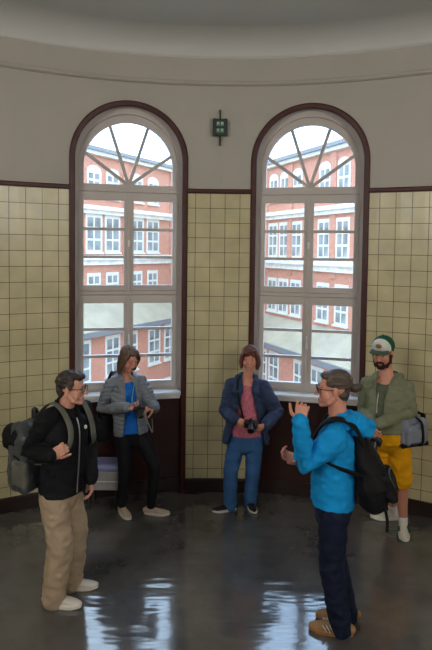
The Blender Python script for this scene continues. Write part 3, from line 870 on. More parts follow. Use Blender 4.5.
# ------------------------------------------------------------------ people materials
mat('skin', (205, 150, 128), .5, noise_scale=14, noise_amt=.06); mat('skin_red', (205, 142, 120), .5, noise_scale=14, noise_amt=.07)
mat('lips', (168, 92, 84), .45); mat('eye_white', (165, 150, 142), .25); mat('iris', (50, 36, 28), .2)
mat('hair_dark', (52, 42, 38), .55, noise_scale=40, noise_amt=.4, stretch=(1, 1, .25)); mat('hair_brown', (92, 70, 54), .5, noise_scale=40, noise_amt=.35, stretch=(1, 1, .2))
mat('hair_auburn', (92, 48, 36), .5, noise_scale=40, noise_amt=.35, stretch=(1, 1, .2)); mat('hair_grey', (76, 64, 56), .55, noise_scale=50, noise_amt=.35, stretch=(.3, .3, 1))
mat('beard', (52, 32, 26), .7, noise_scale=60, noise_amt=.4, bump=.5, bump_scale=120)
mat('black_plastic', (22, 22, 24), .35); mat('dark_glass', (15, 18, 28), .05)
mat('black_jacket', (17, 18, 23), .75, noise_scale=8, noise_amt=.2, bump=.3, bump_scale=90)
mat('khaki', (172, 152, 128), .85, noise_scale=6, noise_amt=.08, bump=.2, bump_scale=120)
mat('white_leather', (206, 200, 190), .5, noise_scale=10, noise_amt=.05); mat('white_rubber', (212, 208, 200), .6)
mat('white_cloth', (220, 218, 212), .8); mat('puffer_grey', (112, 119, 130), .42, noise_scale=5, noise_amt=.1, bump=.25, bump_scale=40)
mat('blue_shirt', (22, 104, 196), .8, noise_scale=8, noise_amt=.12); mat('black_leggings', (16, 18, 26), .7, noise_scale=8, noise_amt=.2)
mat('beige_knit', (190, 172, 156), .8, noise_scale=20, noise_amt=.08); mat('navy_coat', (46, 58, 86), .7, noise_scale=6, noise_amt=.15, bump=.2, bump_scale=60)
mat('denim', (54, 94, 142), .85, noise_scale=7, noise_amt=.22, bump=.25, bump_scale=200); mat('dark_denim', (22, 30, 52), .85, noise_scale=7, noise_amt=.22, bump=.25, bump_scale=200)
mat('pink_blouse', (186, 104, 122), .8, noise_scale=45, noise_amt=.3); mat('black_knit', (26, 26, 30), .7)
mat('olive_sweat', (122, 126, 102), .9, noise_scale=12, noise_amt=.1, bump=.25, bump_scale=120); mat('olive_tee', (92, 100, 82), .9)
mat('mustard', (226, 160, 14), .85, noise_scale=6, noise_amt=.06, bump=.15, bump_scale=90)
mat('cap_green', (20, 84, 60), .8); mat('cap_white', (214, 214, 206), .8); mat('cap_brim', (74, 96, 80), .8)
mat('blue_fleece', (14, 142, 208), .85, noise_scale=9, noise_amt=.1, bump=.3, bump_scale=100); mat('teal_trim', (60, 100, 104), .8)
mat('black_nylon', (13, 13, 16), .7, noise_scale=8, noise_amt=.2, bump=.3, bump_scale=30)
mat('grey_nylon', (66, 71, 75), .45, noise_scale=5, noise_amt=.2, bump=.3, bump_scale=30); mat('bag_grey', (122, 128, 142), .6, noise_scale=5, noise_amt=.12, bump=.2, bump_scale=30)
mat('tan_suede', (150, 118, 82), .85); mat('gum_rubber', (150, 106, 66), .6); mat('webbing', (96, 96, 88), .8); mat('teal_webbing', (120, 176, 176), .8)
mat('grey_plastic', (150, 150, 152), .45); mat('lilac_plastic', (136, 142, 190), .4); mat('silver', (170, 172, 176), .3, metal=.8)
mat('orange_mark', (150, 110, 60), .7)
def lensmat():
    m = MATS['window_glass'].copy(); m.name = 'lens_glass'; MATS['lens_glass'] = m
    m.node_tree.nodes['Mix Shader'].inputs[0].default_value = .1
lensmat()

# ================================================================== 1  man in the black jacket, left
def man_black():
    Y0 = 4.1; base = at(62, 600, Y0); H = 1.73
    p = Person('person in glasses, black zip jacket and khaki trousers, gripping the strap of a grey backpack', base, H,
               at(61, 489, Y0), -20, at(65, 411, Y0 + .02), -32, at(72, 388, Y0), -8, 4)
    p.hairmat = 'hair_dark'
    p.leg('R', g0(54, 605), -8); p.leg('L', g0(71, 588), 2)
    p.arm('R', at(30, 452, 4.02), at(57, 456, 3.78), (.75, .1, .35), (.2, .9, .1), (62, 66, 68, 70), 20, 1)
    p.arm('L', at(88, 446, 4.25), at(91, 478, 4.15), (.08, -.05, -1), (-.8, -.2, 0), (22, 28, 32, 36), 12, 3)
    p.body('skin')
    def hr(mb, s):
        s.E(mb, (0, -.028, .042), (.082, .094, .082)); s.E(mb, (0, .03, .088), (.064, .055, .03)); s.E(mb, (.02, .062, .092), (.04, .03, .02)); s.E(mb, (0, -.06, -.02), (.068, .05, .055))
        for sx in (-1, 1): s.E(mb, (sx * .068, .006, .03), (.014, .026, .035))
    p.hair(hr, 'hair_dark', .007, 2, sc_=(35, 35, 35))
    p.glasses()
    p.trousers('khaki', .108, .092, .082, (.165, .125), .05, .011, 4)
    def ex(mb, s):
        c = s.ch + V((0, 0, .055)); 
        dome_tube(mb, [s.ch + V((0, 0, .0)), c], [(.085, .075), (.07, .066)], 18, rgt(s.chh))
        for sd in 'RL': dome_tube(mb, [s.ch + V((0, 0, .03)), s.sh[sd]], [.055, .058], 12)
    def cutn(c):
        d = c - p.ch; u = d.dot(rgt(p.chh)); v = d.dot(fwd(p.chh))
        return v > .0 and abs(u) < .032 + max(0, d.z) * .4 and d.z > -.035 and d.z < .2 and p.armdist(c) > .03
    jk = p.top('jacket', 'black_jacket', [(-.05, .19, .15), (.1, .185, .145), (.35, .19, .142), (.7, .195, .142), (.88, .185, .125), (1.0, .12, .085)], (.075, .07, .05), .008, 5, cut=cutn, extra=ex, hem=-.02, clear=.07)
    # tee shirt at the neck, zip, small white mark
    m = MB(); p.torso(m, [(.35, .15, .11), (.9, .15, .1), (1.0, .095, .08)]); finish('shirt', m, 'black_knit', p.root, .007, 2)
    fr = fwd(p.chh); rr = rgt(p.chh)
    zp = [p.hip.lerp(p.ch, t) + fr * (d) * p.s + rr * -.005 for t, d in ((.02, .163), (.15, .163), (.4, .166), (.7, .162), (.85, .147), (.95, .12))]
    ribbon('zip', zp, .012, .008, rr, 'silver', jk)
    m = MB(); c = p.hip.lerp(p.ch, .8) + fr * .138 - rr * .085; m.ell(c - fr * .004, V((.012, .012, .016))); m.build('logo_patch', 'white_cloth', jk, smooth=True)
    for sx in (-1, 1):
        m = MB(); q = p.ch + V((0, 0, .05))
        dome_tube(m, [q - fr * .05 + rr * sx * .05 + V((0, 0, .02)), q + rr * sx * .072, q + fr * .06 + rr * sx * .05 - V((0, 0, .03)), q + fr * .105 + rr * sx * .035 - V((0, 0, .09))], [(.008, .026)] * 4, 10, rr)
        m.build('collar', 'black_jacket', jk, smooth=True)
    for sd in 'RL': p.shoe(sd, 'white_leather', 'white_rubber', laces='beige_knit')
    # backpack worn on his back
    bk = -fr; up = (p.ch - p.hip).normalized(); Z = V((0, 0, 1))
    c = p.base + p.hip.lerp(p.ch, .36) + bk * .3 * p.s + rr * .03 
    root = empty('backpack', c, 'grey and black hiking backpack worn by the person in the black jacket', 'backpack')
    sd2 = rr; y = bk
    m = MB(); rbox(m, V((0, 0, -.02)), (sd2, y, Z), (.33, .22, .48), .07); rbox(m, V((0, 0, .15)) + y * .02, (sd2, y, Z), (.3, .22, .22), .08)
    bg_ = finish('pack_body', m, 'grey_nylon', root, .008, 4, folds(.012, 8, (8, 8, 8)))
    m = MB(); rbox(m, y * .11 + V((0, 0, -.1)), (sd2, y, Z), (.25, .1, .22), .045); finish('front_pocket', m, 'grey_nylon', root, .007, 3, folds(.008, 9, (10, 10, 8)))
    m = MB(); rbox(m, y * .06 + V((0, 0, .14)), (sd2, y, Z), (.33, .24, .2), .07); finish('top_lid', m, 'black_nylon', root, .007, 3, folds(.01, 6, (9, 9, 9)))
    m = MB(); rbox(m, y * -.06 + sd2 * .165 + V((0, 0, -.09)), (sd2, y, Z), (.05, .15, .2), .022); finish('side_pocket', m, 'webbing', root, .006, 3, folds(.005, 6, (9, 9, 9)))
    m = MB(); dome_tube(m, [sd2 * -.05 + y * .02 + V((0, 0, .23)), sd2 * -.05 + y * .03 + V((0, 0, .33))], [(.035, .03), (.028, .022)], 14); finish('bottle', m, 'black_plastic', root, .005, 2)
    ribbon('haul_loop', [V((0, 0, .24)) - y * .08 - sd2 * .03, V((0, 0, .28)) - y * .08, V((0, 0, .24)) - y * .08 + sd2 * .03], .015, .006, y, 'black_nylon', root)
    for sx in (1, -1):
        o = p.ch + p.base - c
        pts = [o + rr * sx * .1 + bk * .17 + Z * -.03, o + rr * sx * .105 + bk * .08 + Z * .052, o + rr * sx * .11 + Z * .083, o + rr * sx * .108 + fr * .09 + Z * .045, o + rr * sx * .105 + fr * .162 + Z * -.06, o + rr * sx * .115 + fr * .178 + Z * -.17, o + rr * sx * .15 + fr * .14 + Z * -.25, o + rr * sx * .185 + fr * .03 + Z * -.33, o + rr * sx * .16 - fr * .12 + Z * -.38]
        ribbon('shoulder_strap', pts, .052, .014, rr, 'webbing', root)
    ribbon('compression_strap', [sd2 * .13 + y * .16 + V((0, 0, .12)), sd2 * .165 + y * .05 + V((0, 0, .05)), sd2 * .17 - y * .06 + V((0, 0, .02))], .02, .006, Z, 'black_nylon', root)
    # wrists and hands hold
def g0(px, py):
    a = (px - 216) / F; b = -(py - 277) / F; d = f_ + a * r_ + b * u_; t = -CAM_Z / d.z
    return V((d.x * t, d.y * t, 0))
man_black()
# ================================================================== 2  woman in the grey puffer jacket
def woman_grey():
    Y0 = 5.5; base = at(139, 514, 5.3); base.z = 0
    p = Person('person with long brown hair, grey puffer jacket and bright blue shirt, looking down', base, 1.69,
               at(131, 431, 5.62), -66, at(126, 380, 5.62), -66, at(129, 359, 5.52), -48, 22, sex='f')
    p.hairmat = 'hair_brown'
    p.leg('R', g0(122, 513), -58, bend=.985); p.leg('L', g0(151, 514), -6, hint=(.9, -.45, 0), bend=.95)
    p.arm('R', at(99, 409, 5.62), at(122, 411, 5.3), (.9, -.25, -.05), (.1, -.2, .95), (40, 45, 50, 55), 35, 2)
    p.arm('L', at(151, 405, 5.5), at(150, 409, 5.25), (-.75, -.5, -.25), (-.2, .2, -.9), (45, 50, 55, 55), 35, 2)
    # forearms are foreshortened: keep the hands on the camera
    camc = at(139, 409, 5.2)
    p.wr['R'] = p.L(camc + V((-.13, .05, 0))); p.wr['L'] = p.L(camc + V((.12, .06, .01)))
    p.el['R'] = p.L(at(102, 409, 5.6)); p.el['L'] = p.L(at(154, 408, 5.52))
    p.body('skin_red')
    def hr(mb, s):
        s.E(mb, (0, -.026, .046), (.084, .096, .082)); s.E(mb, (0, -.055, -.02), (.08, .058, .08)); s.E(mb, (0, .03, .088), (.058, .05, .028))
        for sx in (-1, 1):
            dome_tube(mb, [s.HP(sx * .045, .035, .09), s.HP(sx * .078, .03, .03), s.HP(sx * .084, .015, -.04), s.HP(sx * .08, .0, -.11), s.HP(sx * .075, -.01, -.15)], [(.02, .03), (.018, .036), (.018, .036), (.022, .034), (.015, .022)], 12, s.HM @ V((1, 0, 0)))
        dome_tube(mb, [s.HP(0, -.07, 0), s.HP(0, -.075, -.09), s.HP(0, -.07, -.16)], [(.07, .035), (.075, .032), (.06, .022)], 14, s.HM @ V((1, 0, 0)))
    p.hair(hr, 'hair_brown', .004, 3, sc_=(80, 80, 8))
    p.trousers('black_leggings', .09, .062, .048, (.15, .115), .1, .003, 6, name='leggings')
    fr = fwd(p.chh); rr = rgt(p.chh)
    m = p.top('shirt', 'blue_shirt', [(-.08, .162, .134), (.15, .15, .12), (.45, .132, .1), (.75, .145, .112), (.9, .13, .09), (1.0, .07, .055)], None, .005, 3)
    def cut(c):
        d = c - p.ch; u = d.dot(rr); v = d.dot(fr)
        wv = .05 + max(0, -d.z) * .05
        return v > .02 and -wv * .8 - .0 < u + .02 < wv and p.armdist(c) > .05 and d.z < .2
    def puff(c, n):
        t = c.z + .15 * noise.noise(V((c.x * 3, c.y * 3, c.z * 2)))
        dd = 9
        for sd in 'RL':
            a, b = p.el[sd], p.wr[sd]; q = b - a; tt = (c - a).dot(q) / q.length_squared
            if 0 < tt < 1.1 and (c - (a + q * tt)).length < .075: t = tt * q.length
        return .009 * (abs(math.sin(t * PI / .052)) ** .6) + .003 * noise.noise(c * 20)
    def ex(mb, s):
        q = s.ch + V((0, 0, .02)) - fr * .02
        dome_tube(mb, [q, q + V((0, 0, .045))], [(.085, .075), (.078, .07)], 18, rr)
        dome_tube(mb, [q - fr * .1 + rr * .08 + V((0, 0, .02)), q - fr * .12 + V((0, 0, .04)), q - fr * .1 - rr * .08 + V((0, 0, .02))], [.035, .04, .035], 12)
        for sx in (-1, 1): dome_tube(mb, [q + rr * sx * .085 + V((0, 0, .02)), q + fr * .07 + rr * sx * .085 - V((0, 0, .02)), q + fr * .11 + rr * sx * .085 - V((0, 0, .09))], [.03, .026, .02], 10)
    p.top('puffer_jacket', 'puffer_grey', [(-.05, .178, .14), (0, .178, .14), (.3, .17, .14), (.7, .175, .138), (.9, .16, .11), (1.0, .1, .08)], (.066, .058, .046), .004, 2, cut=cut, extra=ex, disp=puff, thick=.008, hem=-.03)
    for sd in 'RL': p.shoe(sd, 'beige_knit', 'white_rubber', low=True, laces='beige_knit')
    c = camc
    cr_ = camera_body('camera', c, -60, 'small black camera held in both hands by the person in the grey puffer jacket', -50, .85)
    ribbon('neck_strap', [p.ch + p.base - c + rr * .05 + fr * .02 + V((0, 0, .06)), p.ch + p.base - c - rr * .055 + fr * .1 + V((0, 0, .03)), p.base + p.ch.lerp(p.hip, .3) - c + fr * .165 - rr * .0, V((-.05, .02, .04))], .014, .004, rr, 'teal_webbing', cr_)
    ribbon('wrist_strap', [V((.05, -.02, -.01)), V((.09, -.03, -.12)), V((.13, .0, -.22)), V((.12, .03, -.1))], .01, .004, rr, 'grey_plastic', cr_)
    # dark shoulder bag behind the hip
    c = at(101, 428, 5.66); root = empty('shoulder_bag', c, 'dark grey shoulder bag hanging at the hip of the person in the puffer jacket', 'bag')
    m = MB(); rbox(m, V((0, 0, 0)), (rr, fr, V((0, 0, 1))), (.13, .18, .26), .04); finish('bag_body', m, 'black_nylon', root, .008, 3, folds(.008, 4, (9, 9, 9)))
    ribbon('bag_strap', [V((.02, -.02, .1)), V((.0, -.09, .2)), at(107, 384, 5.52) - c, at(112, 372, 5.6) - c, at(113, 377, 5.72) - c, V((.05, .08, .15))], .03, .006, rr, 'black_nylon', root)
woman_grey()

# ================================================================== 3  woman in the navy coat
def woman_navy():
    base = at(240, 510, 5.36); base.z = 0
    p = Person('person with a reddish-brown bob, dark blue coat, pink patterned blouse and jeans, facing us', base, 1.68,
               at(246, 436, 5.58), -92, at(247, 382, 5.62), -95, at(250, 358.5, 5.54), -96, 2, -3, sex='f', wide=1.0)
    for q in p.sh.values(): q.z -= .012
    p.hairmat = 'hair_auburn'
    p.leg('R', g0(230, 510), -162, bend=.99); p.leg('L', g0(250, 506), -78, bend=.985)
    camc = at(251, 424, 5.3)
    p.arm('R', at(226, 411, 5.55), at(238, 420, 5.36), (.9, -.3, -.25), (.2, .9, .1), (45, 50, 55, 60), 30, 2)
    p.arm('L', at(277, 412, 5.55), at(268, 424, 5.38), (-.85, -.45, -.2), (-.3, .8, .3), (45, 50, 55, 60), 30, 2)
    p.wr['R'] = p.L(camc + V((-.15, .03, .03))); p.wr['L'] = p.L(camc + V((.145, .03, -.02)))
    p.body('skin_red')
    def hr(mb, s):
        s.E(mb, (0, -.022, .048), (.086, .1, .083)); s.E(mb, (0, -.055, -.01), (.078, .055, .07)); s.E(mb, (.01, .04, .085), (.06, .048, .028)); s.E(mb, (.03, .066, .066), (.035, .022, .022))
        for sx in (-1, 1):
            dome_tube(mb, [s.HP(sx * .05, .035, .085), s.HP(sx * .078, .03, .03), s.HP(sx * .084, .02, -.03), s.HP(sx * .079, .02, -.085)], [(.02, .03), (.022, .04), (.024, .042), (.016, .032)], 12, s.HM @ V((1, 0, 0)))
    p.hair(hr, 'hair_auburn', .004, 5, sc_=(80, 80, 9))
    p.trousers('denim', .1, .076, .066, (.185, .13), .045, .006, 7, name='jeans')
    fr = fwd(p.chh); rr = rgt(p.chh)
    p.top('blouse', 'pink_blouse', [(-.1, .185, .145), (.15, .175, .138), (.45, .155, .125), (.75, .155, .128), (.9, .125, .09), (.99, .062, .045)], None, .006, 8, hem=.02)
    def cut(c):
        d = c - p.ch; u = d.dot(rr); v = d.dot(fr)
        wv = .035 + max(0, -d.z - .05) * .28 + max(0, d.z + .05) * .2
        return v > .0 and abs(u + .01) < wv and p.armdist(c) > .055 and d.z < .2
    def ex(mb, s):
        q = s.ch + V((0, 0, .02)) - fr * .01
        for sx in (-1, 1):
            dome_tube(mb, [q + rr * sx * .06 - fr * .06 + V((0, 0, .03)), q + rr * sx * .085 + V((0, 0, .035)), q + fr * .08 + rr * sx * .085 - V((0, 0, .02)), q + fr * .135 + rr * sx * .1 - V((0, 0, .09)), q + fr * .14 + rr * sx * .08 - V((0, 0, .15))], [(.03, .012), (.034, .014), (.042, .014), (.046, .01), (.02, .008)], 12, rr)
        dome_tube(mb, [q - fr * .07 + rr * .06 + V((0, 0, .03)), q - fr * .09 + V((0, 0, .035)), q - fr * .07 - rr * .06 + V((0, 0, .03))], [.025, .028, .025], 10)
        for sd in 'RL': dome_tube(mb, [s.ch + V((0, 0, .015)), s.sh[sd]], [.05, .052], 12)
    p.top('coat', 'navy_coat', [(-.1, .245, .17), (.0, .24, .168), (.2, .215, .16), (.6, .2, .155), (.88, .18, .125), (1.0, .1, .08)], (.076, .072, .058, .9), .011, 9, cut=cut, extra=ex, thick=.008, hem=-.13)
    for sd in 'RL': p.shoe(sd, 'black_knit', 'white_rubber', laces='black_knit', socks='black_knit')
    cr_ = camera_body('camera', camc, -95, 'black camera held at the waist by the person in the dark blue coat', -25, 1.0)
    o = p.ch + p.base - camc
    ribbon('neck_strap', [V((-.06, .03, .03)), p.hip.lerp(p.ch, .45) + p.base - camc + fr * .16 + rr * .03, o + fr * .16 + rr * .075 - V((0, 0, .12)), o + fr * .09 + rr * .09 + V((0, 0, .03)), o + rr * .06 + V((0, 0, .07))], .02, .005, rr, 'black_nylon', cr_)
woman_navy()

# ================================================================== 4  man with the cap
def man_cap():
    base = at(400, 530, 5.0); base.z = 0
    p = Person('bearded person in a green and white cap, olive hoodie and mustard shorts', base, 1.83,
               at(388, 432, 5.02), -108, at(387, 383, 5.1), -118, at(383, 353, 5.06), -125, 12, wide=.93)
    p.hairmat = 'beard'
    p.leg('L', g0(403, 531), -104, bend=.99); p.leg('R', g0(393, 519), 176, hint=(-.6, -.8, 0), bend=.985)
    p.arm('R', at(365, 411, 5.2), at(369, 423, 4.85), (.15, -.6, -.75), (.85, .3, -.3), (35, 40, 45, 50), 25, 3)
    p.arm('L', at(409, 406, 5.02), at(376, 422, 4.8), (-.7, -.3, -.75), (-.5, .6, 0), (35, 40, 45, 50), 25, 3)
    p.wr['R'] = p.L(at(370, 421, 4.84)); p.wr['L'] = p.L(at(378, 424, 4.82))
    p.body('skin_red', leg_r=1.1)
    def br(mb, s):
        s.E(mb, (0, .062, -.088), (.042, .034, .032)); s.E(mb, (0, .084, -.05), (.028, .014, .008))
        for sx in (-1, 1):
            dome_tube(mb, [s.HP(sx * .07, .012, -.01), s.HP(sx * .064, .025, -.055), s.HP(sx * .04, .058, -.09)], [(.012, .022), (.016, .026), (.02, .026)], 10, s.HM @ V((1, 0, 0)))
            s.E(mb, (sx * .026, .08, -.068), (.009, .012, .022))
    p.hair(br, 'beard', .005, 3, 'beard', (60, 60, 60), .004)
    def hr(mb, s): s.E(mb, (0, -.028, .02), (.079, .086, .07)); s.E(mb, (0, -.05, -.02), (.068, .05, .05))
    p.hair(hr, 'beard', .003, 4)
    m = MB(); q = p
    p.E(m, (0, -.018, .055), (.091, .106, .088)); p.E(m, (0, .05, .075), (.064, .05, .056))
    inv = p.HM.transposed()
    def loc(c): return inv @ (c - p.hd) / p.s
    cap = finish('cap', m, None, p.root, .0045, 2, cut=lambda c: loc(c).z < .04, thick=.004, mats=['cap_green', 'cap_white'], pick=lambda c: 1 if loc(c).y > .03 else 0)
    m = MB(); vs = []
    n = 14
    for z in (0, .006):
        for i in range(n + 1):
            a = PI * i / n; vs.append(p.HP(.07 * math.cos(a), .06 + .018 * math.sin(a), .046 + z))
        for i in range(n + 1):
            a = PI * i / n; vs.append(p.HP(.078 * math.cos(a), .072 + .088 * math.sin(a) ** .8, .036 + z - .0 + .012 * math.sin(a) - abs(math.cos(a)) * .008))
    N = n + 1; fs = []
    for i in range(n):
        fs += [(i, i + 1, N + i + 1, N + i), (2 * N + i + 1, 2 * N + i, 3 * N + i, 3 * N + i + 1), (N + i, N + i + 1, 3 * N + i + 1, 3 * N + i)]
    m.add(vs, fs); m.build('cap_brim', 'cap_brim', cap, smooth=True)
    m = MB(); p.E(m, (0, .094, .092), (.026, .012, .018)); m.build('cap_badge', 'orange_mark', cap, smooth=True)
    m = MB(); m.ell(p.HP(0, -.018, .15), .008); m.build('cap_button', 'cap_green', cap, smooth=True)
    p.trousers('mustard', .094, .09, .098, (.155, .118), .1, .008, 11, name='shorts', to=.98)
    fr = fwd(p.chh); rr = rgt(p.chh)
    p.top('t_shirt', 'olive_tee', [(-.1, .16, .125), (.3, .155, .12), (.7, .17, .12), (.9, .15, .1), (1.0, .085, .07)], None, .005, 12, hem=-.01)
    def cut(c):
        d = c - p.ch; u = d.dot(rr); v = d.dot(fr)
        return v > .0 and abs(u - .02) < .034 + max(0, d.z + .12) * .15 and p.armdist(c) > .06 and d.z < .06 and d.z > -.36
    def ex(mb, s):
        q = s.ch + V((0, 0, .02)) - fr * .01
        dome_tube(mb, [q - fr * .09 + rr * .09 + V((0, 0, .02)), q - fr * .14 + V((0, 0, .0)), q - fr * .09 - rr * .09 + V((0, 0, .02))], [.045, .062, .045], 14)
        for sx in (-1, 1): dome_tube(mb, [q - fr * .06 + rr * sx * .09 + V((0, 0, .03)), q + rr * sx * .09 + V((0, 0, .03)), q + fr * .08 + rr * sx * .075 - V((0, 0, .01)), q + fr * .125 + rr * sx * .06 - V((0, 0, .07))], [.04, .036, .03, .018], 12)
        for sd in 'RL': dome_tube(mb, [s.ch + V((0, 0, .02)), s.sh[sd]], [.06, .064], 12)
    hd = p.top('hoodie', 'olive_sweat', [(-.12, .164, .132), (.1, .168, .135), (.4, .17, .138), (.7, .18, .14), (.88, .17, .122), (1.0, .11, .085)], (.068, .062, .044), .011, 13, cut=cut, extra=ex, thick=.008, hem=-.02)
    for sx in (-1, 1):
        ribbon('drawstring', [p.ch + fr * .12 + rr * sx * .045 + V((0, 0, -.05)), p.ch + fr * .165 + rr * sx * .05 + V((0, 0, -.14)), p.ch + fr * .17 + rr * sx * .05 + V((0, 0, -.26))], .008, .006, rr, 'white_cloth', hd)
    for sd in 'RL': p.shoe(sd, 'white_leather', 'white_rubber', socks='white_cloth', stripes='cap_green' if sd == 'L' else None)
    camc = at(375, 440, 4.72)
    cr_ = camera_body('camera', camc, -120, 'dark camera held low in both hands by the person in the cap', -60, .9)
    # grey bag
    c = at(411, 431, 4.98); root = empty('shoulder_bag', c, 'grey padded shoulder bag with black trim at the hip of the person in the cap', 'bag')
    ax = (rgt(-70), fwd(-70), V((0, 0, 1)))
    m = MB(); rbox(m, V((0, 0, 0)), ax, (.29, .15, .24), .045); finish('bag_body', m, 'bag_grey', root, .007, 4, folds(.008, 4, (9, 9, 9)))
    m = MB(); rbox(m, ax[1] * .075 + ax[0] * .02 - ax[2] * .02, ax, (.2, .06, .16), .028); finish('front_pocket', m, 'bag_grey', root, .006, 3, folds(.006, 5, (9, 9, 9)))
    m = MB(); rbox(m, V((0, 0, -.105)), ax, (.295, .155, .05), .02); finish('base_trim', m, 'black_nylon', root, .007, 2)
    for sx in (-1, 1):
        m = MB(); rbox(m, ax[0] * sx * .13 + V((0, 0, .12)), ax, (.035, .05, .06), .014); finish('strap_tab', m, 'black_nylon', root, .006, 1)
    ribbon('lid_band', [ax[0] * -.04 - ax[1] * .07 + V((0, 0, .11)), ax[0] * -.04 + V((0, 0, .125)), ax[0] * -.04 + ax[1] * .09 + V((0, 0, .09)), ax[0] * -.04 + ax[1] * .115 + V((0, 0, -.05)), ax[0] * -.04 + ax[1] * .085 + V((0, 0, -.115))], .03, .008, ax[0], 'black_nylon', root)
    o = p.ch + p.base - c
    ribbon('bag_strap', [ax[0] * -.14 + V((0, 0, .13)), p.hip.lerp(p.ch, .5) + p.base - c - rr * .205 - fr * .1, o - fr * .17 - rr * .1 - V((0, 0, .05)), o - fr * .1 - rr * .06 + V((0, 0, .09)), o + rr * .0 - fr * .16 + V((0, 0, .0)), o - fr * .19 - rr * .05 - V((0, 0, .2)), ax[0] * .13 + V((0, 0, .16)), ax[0] * .14 + V((0, 0, .12))], .035, .006, rr, 'black_nylon', root)
man_cap()

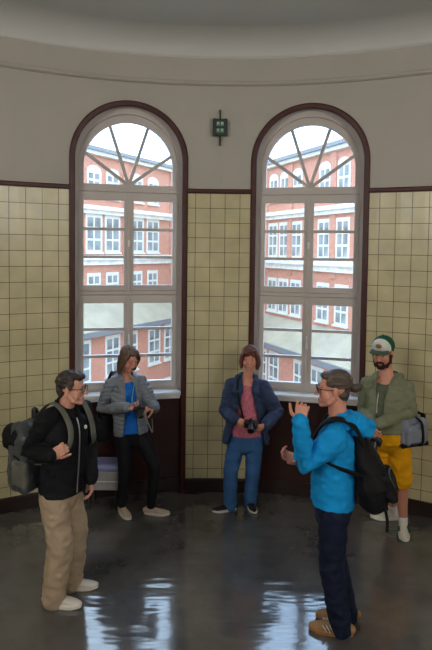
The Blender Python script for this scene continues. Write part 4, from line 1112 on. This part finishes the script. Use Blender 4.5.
# ================================================================== 5  the speaker in the blue fleece
def speaker():
    base = at(338, 625, 3.74); base.z = 0
    p = Person('person in a bright blue fleece with hair in a bun, gesturing with both hands', base, 1.81,
               at(333, 503, 3.74), 172, at(339, 427, 3.76), 160, at(333, 389, 3.76), 176, 2)
    p.hairmat = 'hair_grey'
    p.leg('L', g0(341, 634), 166, bend=.995); p.leg('R', g0(347, 620), 172, bend=.995)
    p.arm('L', at(305, 463, 3.56), at(300, 421, 3.5), (.15, .25, .9), (.3, .8, -.3), (42, 74, 80, 84), 42, 5)
    p.arm('R', at(318, 470, 4.0), at(300, 459, 3.92), (-.9, -.1, .25), (.2, -.55, .85), (32, 36, 40, 44), 40, 6)
    p.body('skin_red')
    def hr(mb, s):
        s.E(mb, (0, -.03, .046), (.08, .092, .08)); s.E(mb, (0, -.055, -.03), (.062, .045, .05)); s.E(mb, (0, -.13, .005), (.03, .034, .026)); s.E(mb, (0, -.155, .012), (.022, .024, .024)); s.E(mb, (0, -.105, .005), (.022, .03, .02))
        s.E(mb, (0, .02, .085), (.062, .055, .026))
        for sx in (-1, 1): s.E(mb, (sx * .062, -.01, .055), (.022, .06, .036))
    p.hair(hr, 'hair_grey', .004, 6, sc_=(60, 10, 60))
    p.glasses()
    p.trousers('dark_denim', .1, .078, .07, (.16, .12), .045, .009, 14, name='jeans')
    fr = fwd(p.chh); rr = rgt(p.chh)
    def ex(mb, s):
        q = s.ch + V((0, 0, .02)) - fr * .01
        dome_tube(mb, [q, q + V((0, 0, .05))], [(.085, .08), (.07, .07)], 18, rr)
        for sd in 'RL': dome_tube(mb, [s.ch + V((0, 0, .02)), s.sh[sd]], [.06, .064], 12)
    p.top('fleece_jacket', 'blue_fleece', [(-.05, .178, .14), (.12, .18, .142), (.4, .178, .14), (.7, .185, .145), (.88, .182, .125), (1.0, .12, .09)], (.076, .066, .048), .009, 15, extra=ex, hem=-.0)
    m = MB(); q = p.ch + V((0, 0, .03))
    dome_tube(m, [q + rr * .08 + fr * .03 + V((0, 0, .02)), q + rr * .09 - fr * .05 + V((0, 0, .02)), q - fr * .12 + V((0, 0, .02)), q - rr * .09 - fr * .05 + V((0, 0, .02)), q - rr * .08 + fr * .03 + V((0, 0, .02))], [.024, .04, .055, .04, .024], 14)
    m.ell(q - fr * .15 + V((0, 0, -.02)), (.08, .07, .07)); m.ell(q - fr * .19 + V((0, 0, .0)), (.045, .045, .04))
    finish('hood', m, 'blue_fleece', p.root, .007, 3, folds(.016, 3, (14, 14, 14)))
    m = MB(); m.tube([q + rr * .075 + fr * .05, q + rr * .088 - fr * .01 + V((0, 0, .045)), q - fr * .085 + V((0, 0, .06)), q - rr * .088 - fr * .01 + V((0, 0, .045)), q - rr * .075 + fr * .05], (.012, .022), 10, V((0, 0, 1))); m.build('collar_trim', 'teal_trim', p.root, smooth=True)
    for sd in 'RL': p.shoe(sd, 'tan_suede', 'gum_rubber', stripes='white_cloth', laces='white_cloth')
    # backpack
    Z = V((0, 0, 1)); bk = -fr
    c = p.base + p.hip.lerp(p.ch, .5) + bk * .225 + rr * -.02
    root = empty('backpack', c, 'black soft backpack on the back of the person in the blue fleece', 'backpack')
    up = (Z + bk * -.42).normalized(); yb = rr.cross(up); 
    if yb.dot(bk) < 0: yb = -yb
    ax = (rr, yb, up)
    o = p.ch + p.base - c; oh = p.hip + p.base - c
    m = MB(); dome_tube(m, [o + bk * .13 - Z * .05, o + bk * .17 - Z * .14, o.lerp(oh, .55) + bk * .235, oh + bk * .27 + Z * .16, oh + bk * .27 + Z * .09], [(.1, .04), (.13, .062), (.15, .1), (.16, .118), (.14, .1)], 20, rr)
    finish('pack_body', m, 'black_nylon', root, .009, 4, folds(.012, 8, (7, 7, 7)))
    m = MB(); rbox(m, oh + bk * .36 + Z * .19, ax, (.22, .07, .19), .03); finish('front_pocket', m, 'black_nylon', root, .007, 3, folds(.009, 9, (9, 9, 9)))
    ribbon('zip', [oh + bk * .40 + rr * -.08 + Z * .2, oh + bk * .37 - rr * .085 + Z * .27, oh + bk * .36 + Z * .285, oh + bk * .37 + rr * .085 + Z * .27], .012, .006, rr, 'grey_nylon', root)
    ribbon('haul_loop', [o + bk * .15 - rr * .03 - Z * .03, o + bk * .16 + Z * .03, o + bk * .15 + rr * .03 - Z * .03], .018, .006, yb, 'black_nylon', root)
    o = p.ch + p.base - c
    for sx in (1, -1):
        pts = [o + bk * .19 - Z * .12 + rr * sx * .07, o + rr * sx * .1 + bk * .12 + Z * .035, o + rr * sx * .112 + bk * .02 + Z * .088, o + rr * sx * .112 + fr * .085 + Z * .05, o + rr * sx * .11 + fr * .15 + Z * -.07, o + rr * sx * .15 + fr * .12 + Z * -.15, o + rr * sx * .19 + fr * .02 + Z * -.2, o + rr * sx * .17 + bk * .12 + Z * -.24, o + rr * sx * .1 + bk * .2 + Z * -.3]
        ribbon('shoulder_strap', pts, .075, .022, rr, 'black_nylon', root)
    ribbon('loose_strap', [oh + bk * .34 - rr * .1 + Z * .08, oh + bk * .36 - rr * .1 - Z * .01, oh + bk * .36 - rr * .1 - Z * .09], .02, .004, yb, 'black_nylon', root)
speaker()

# ------------------------------------------------------------------ box under the left window
def crate():
    c = V((-.9, 5.62, 0)); c = V((at(108, 480, 5.66).x, 5.66, 0))
    root = empty('storage_box', c, 'pale grey box with a lilac lid on the floor below the left window', 'box')
    m = MB(); m.box(-.2, .13, -.12, .12, .2, .4); m.build('box_body', 'grey_plastic', root, bevel=.015)
    m = MB(); m.box(-.21, .14, -.13, .13, .39, .465); m.build('lid', 'lilac_plastic', root, bevel=.03)
    m = MB(); m.box(-.2, .13, -.125, -.118, .29, .3); m.build('band', 'white_rubber', root)
    for x in (-.17, .1):
        for y in (-.09, .09):
            m = MB(); m.tube([(x, y, 0), (x, y, .205)], .014, 10); m.build('leg', 'black_plastic', root)
crate()
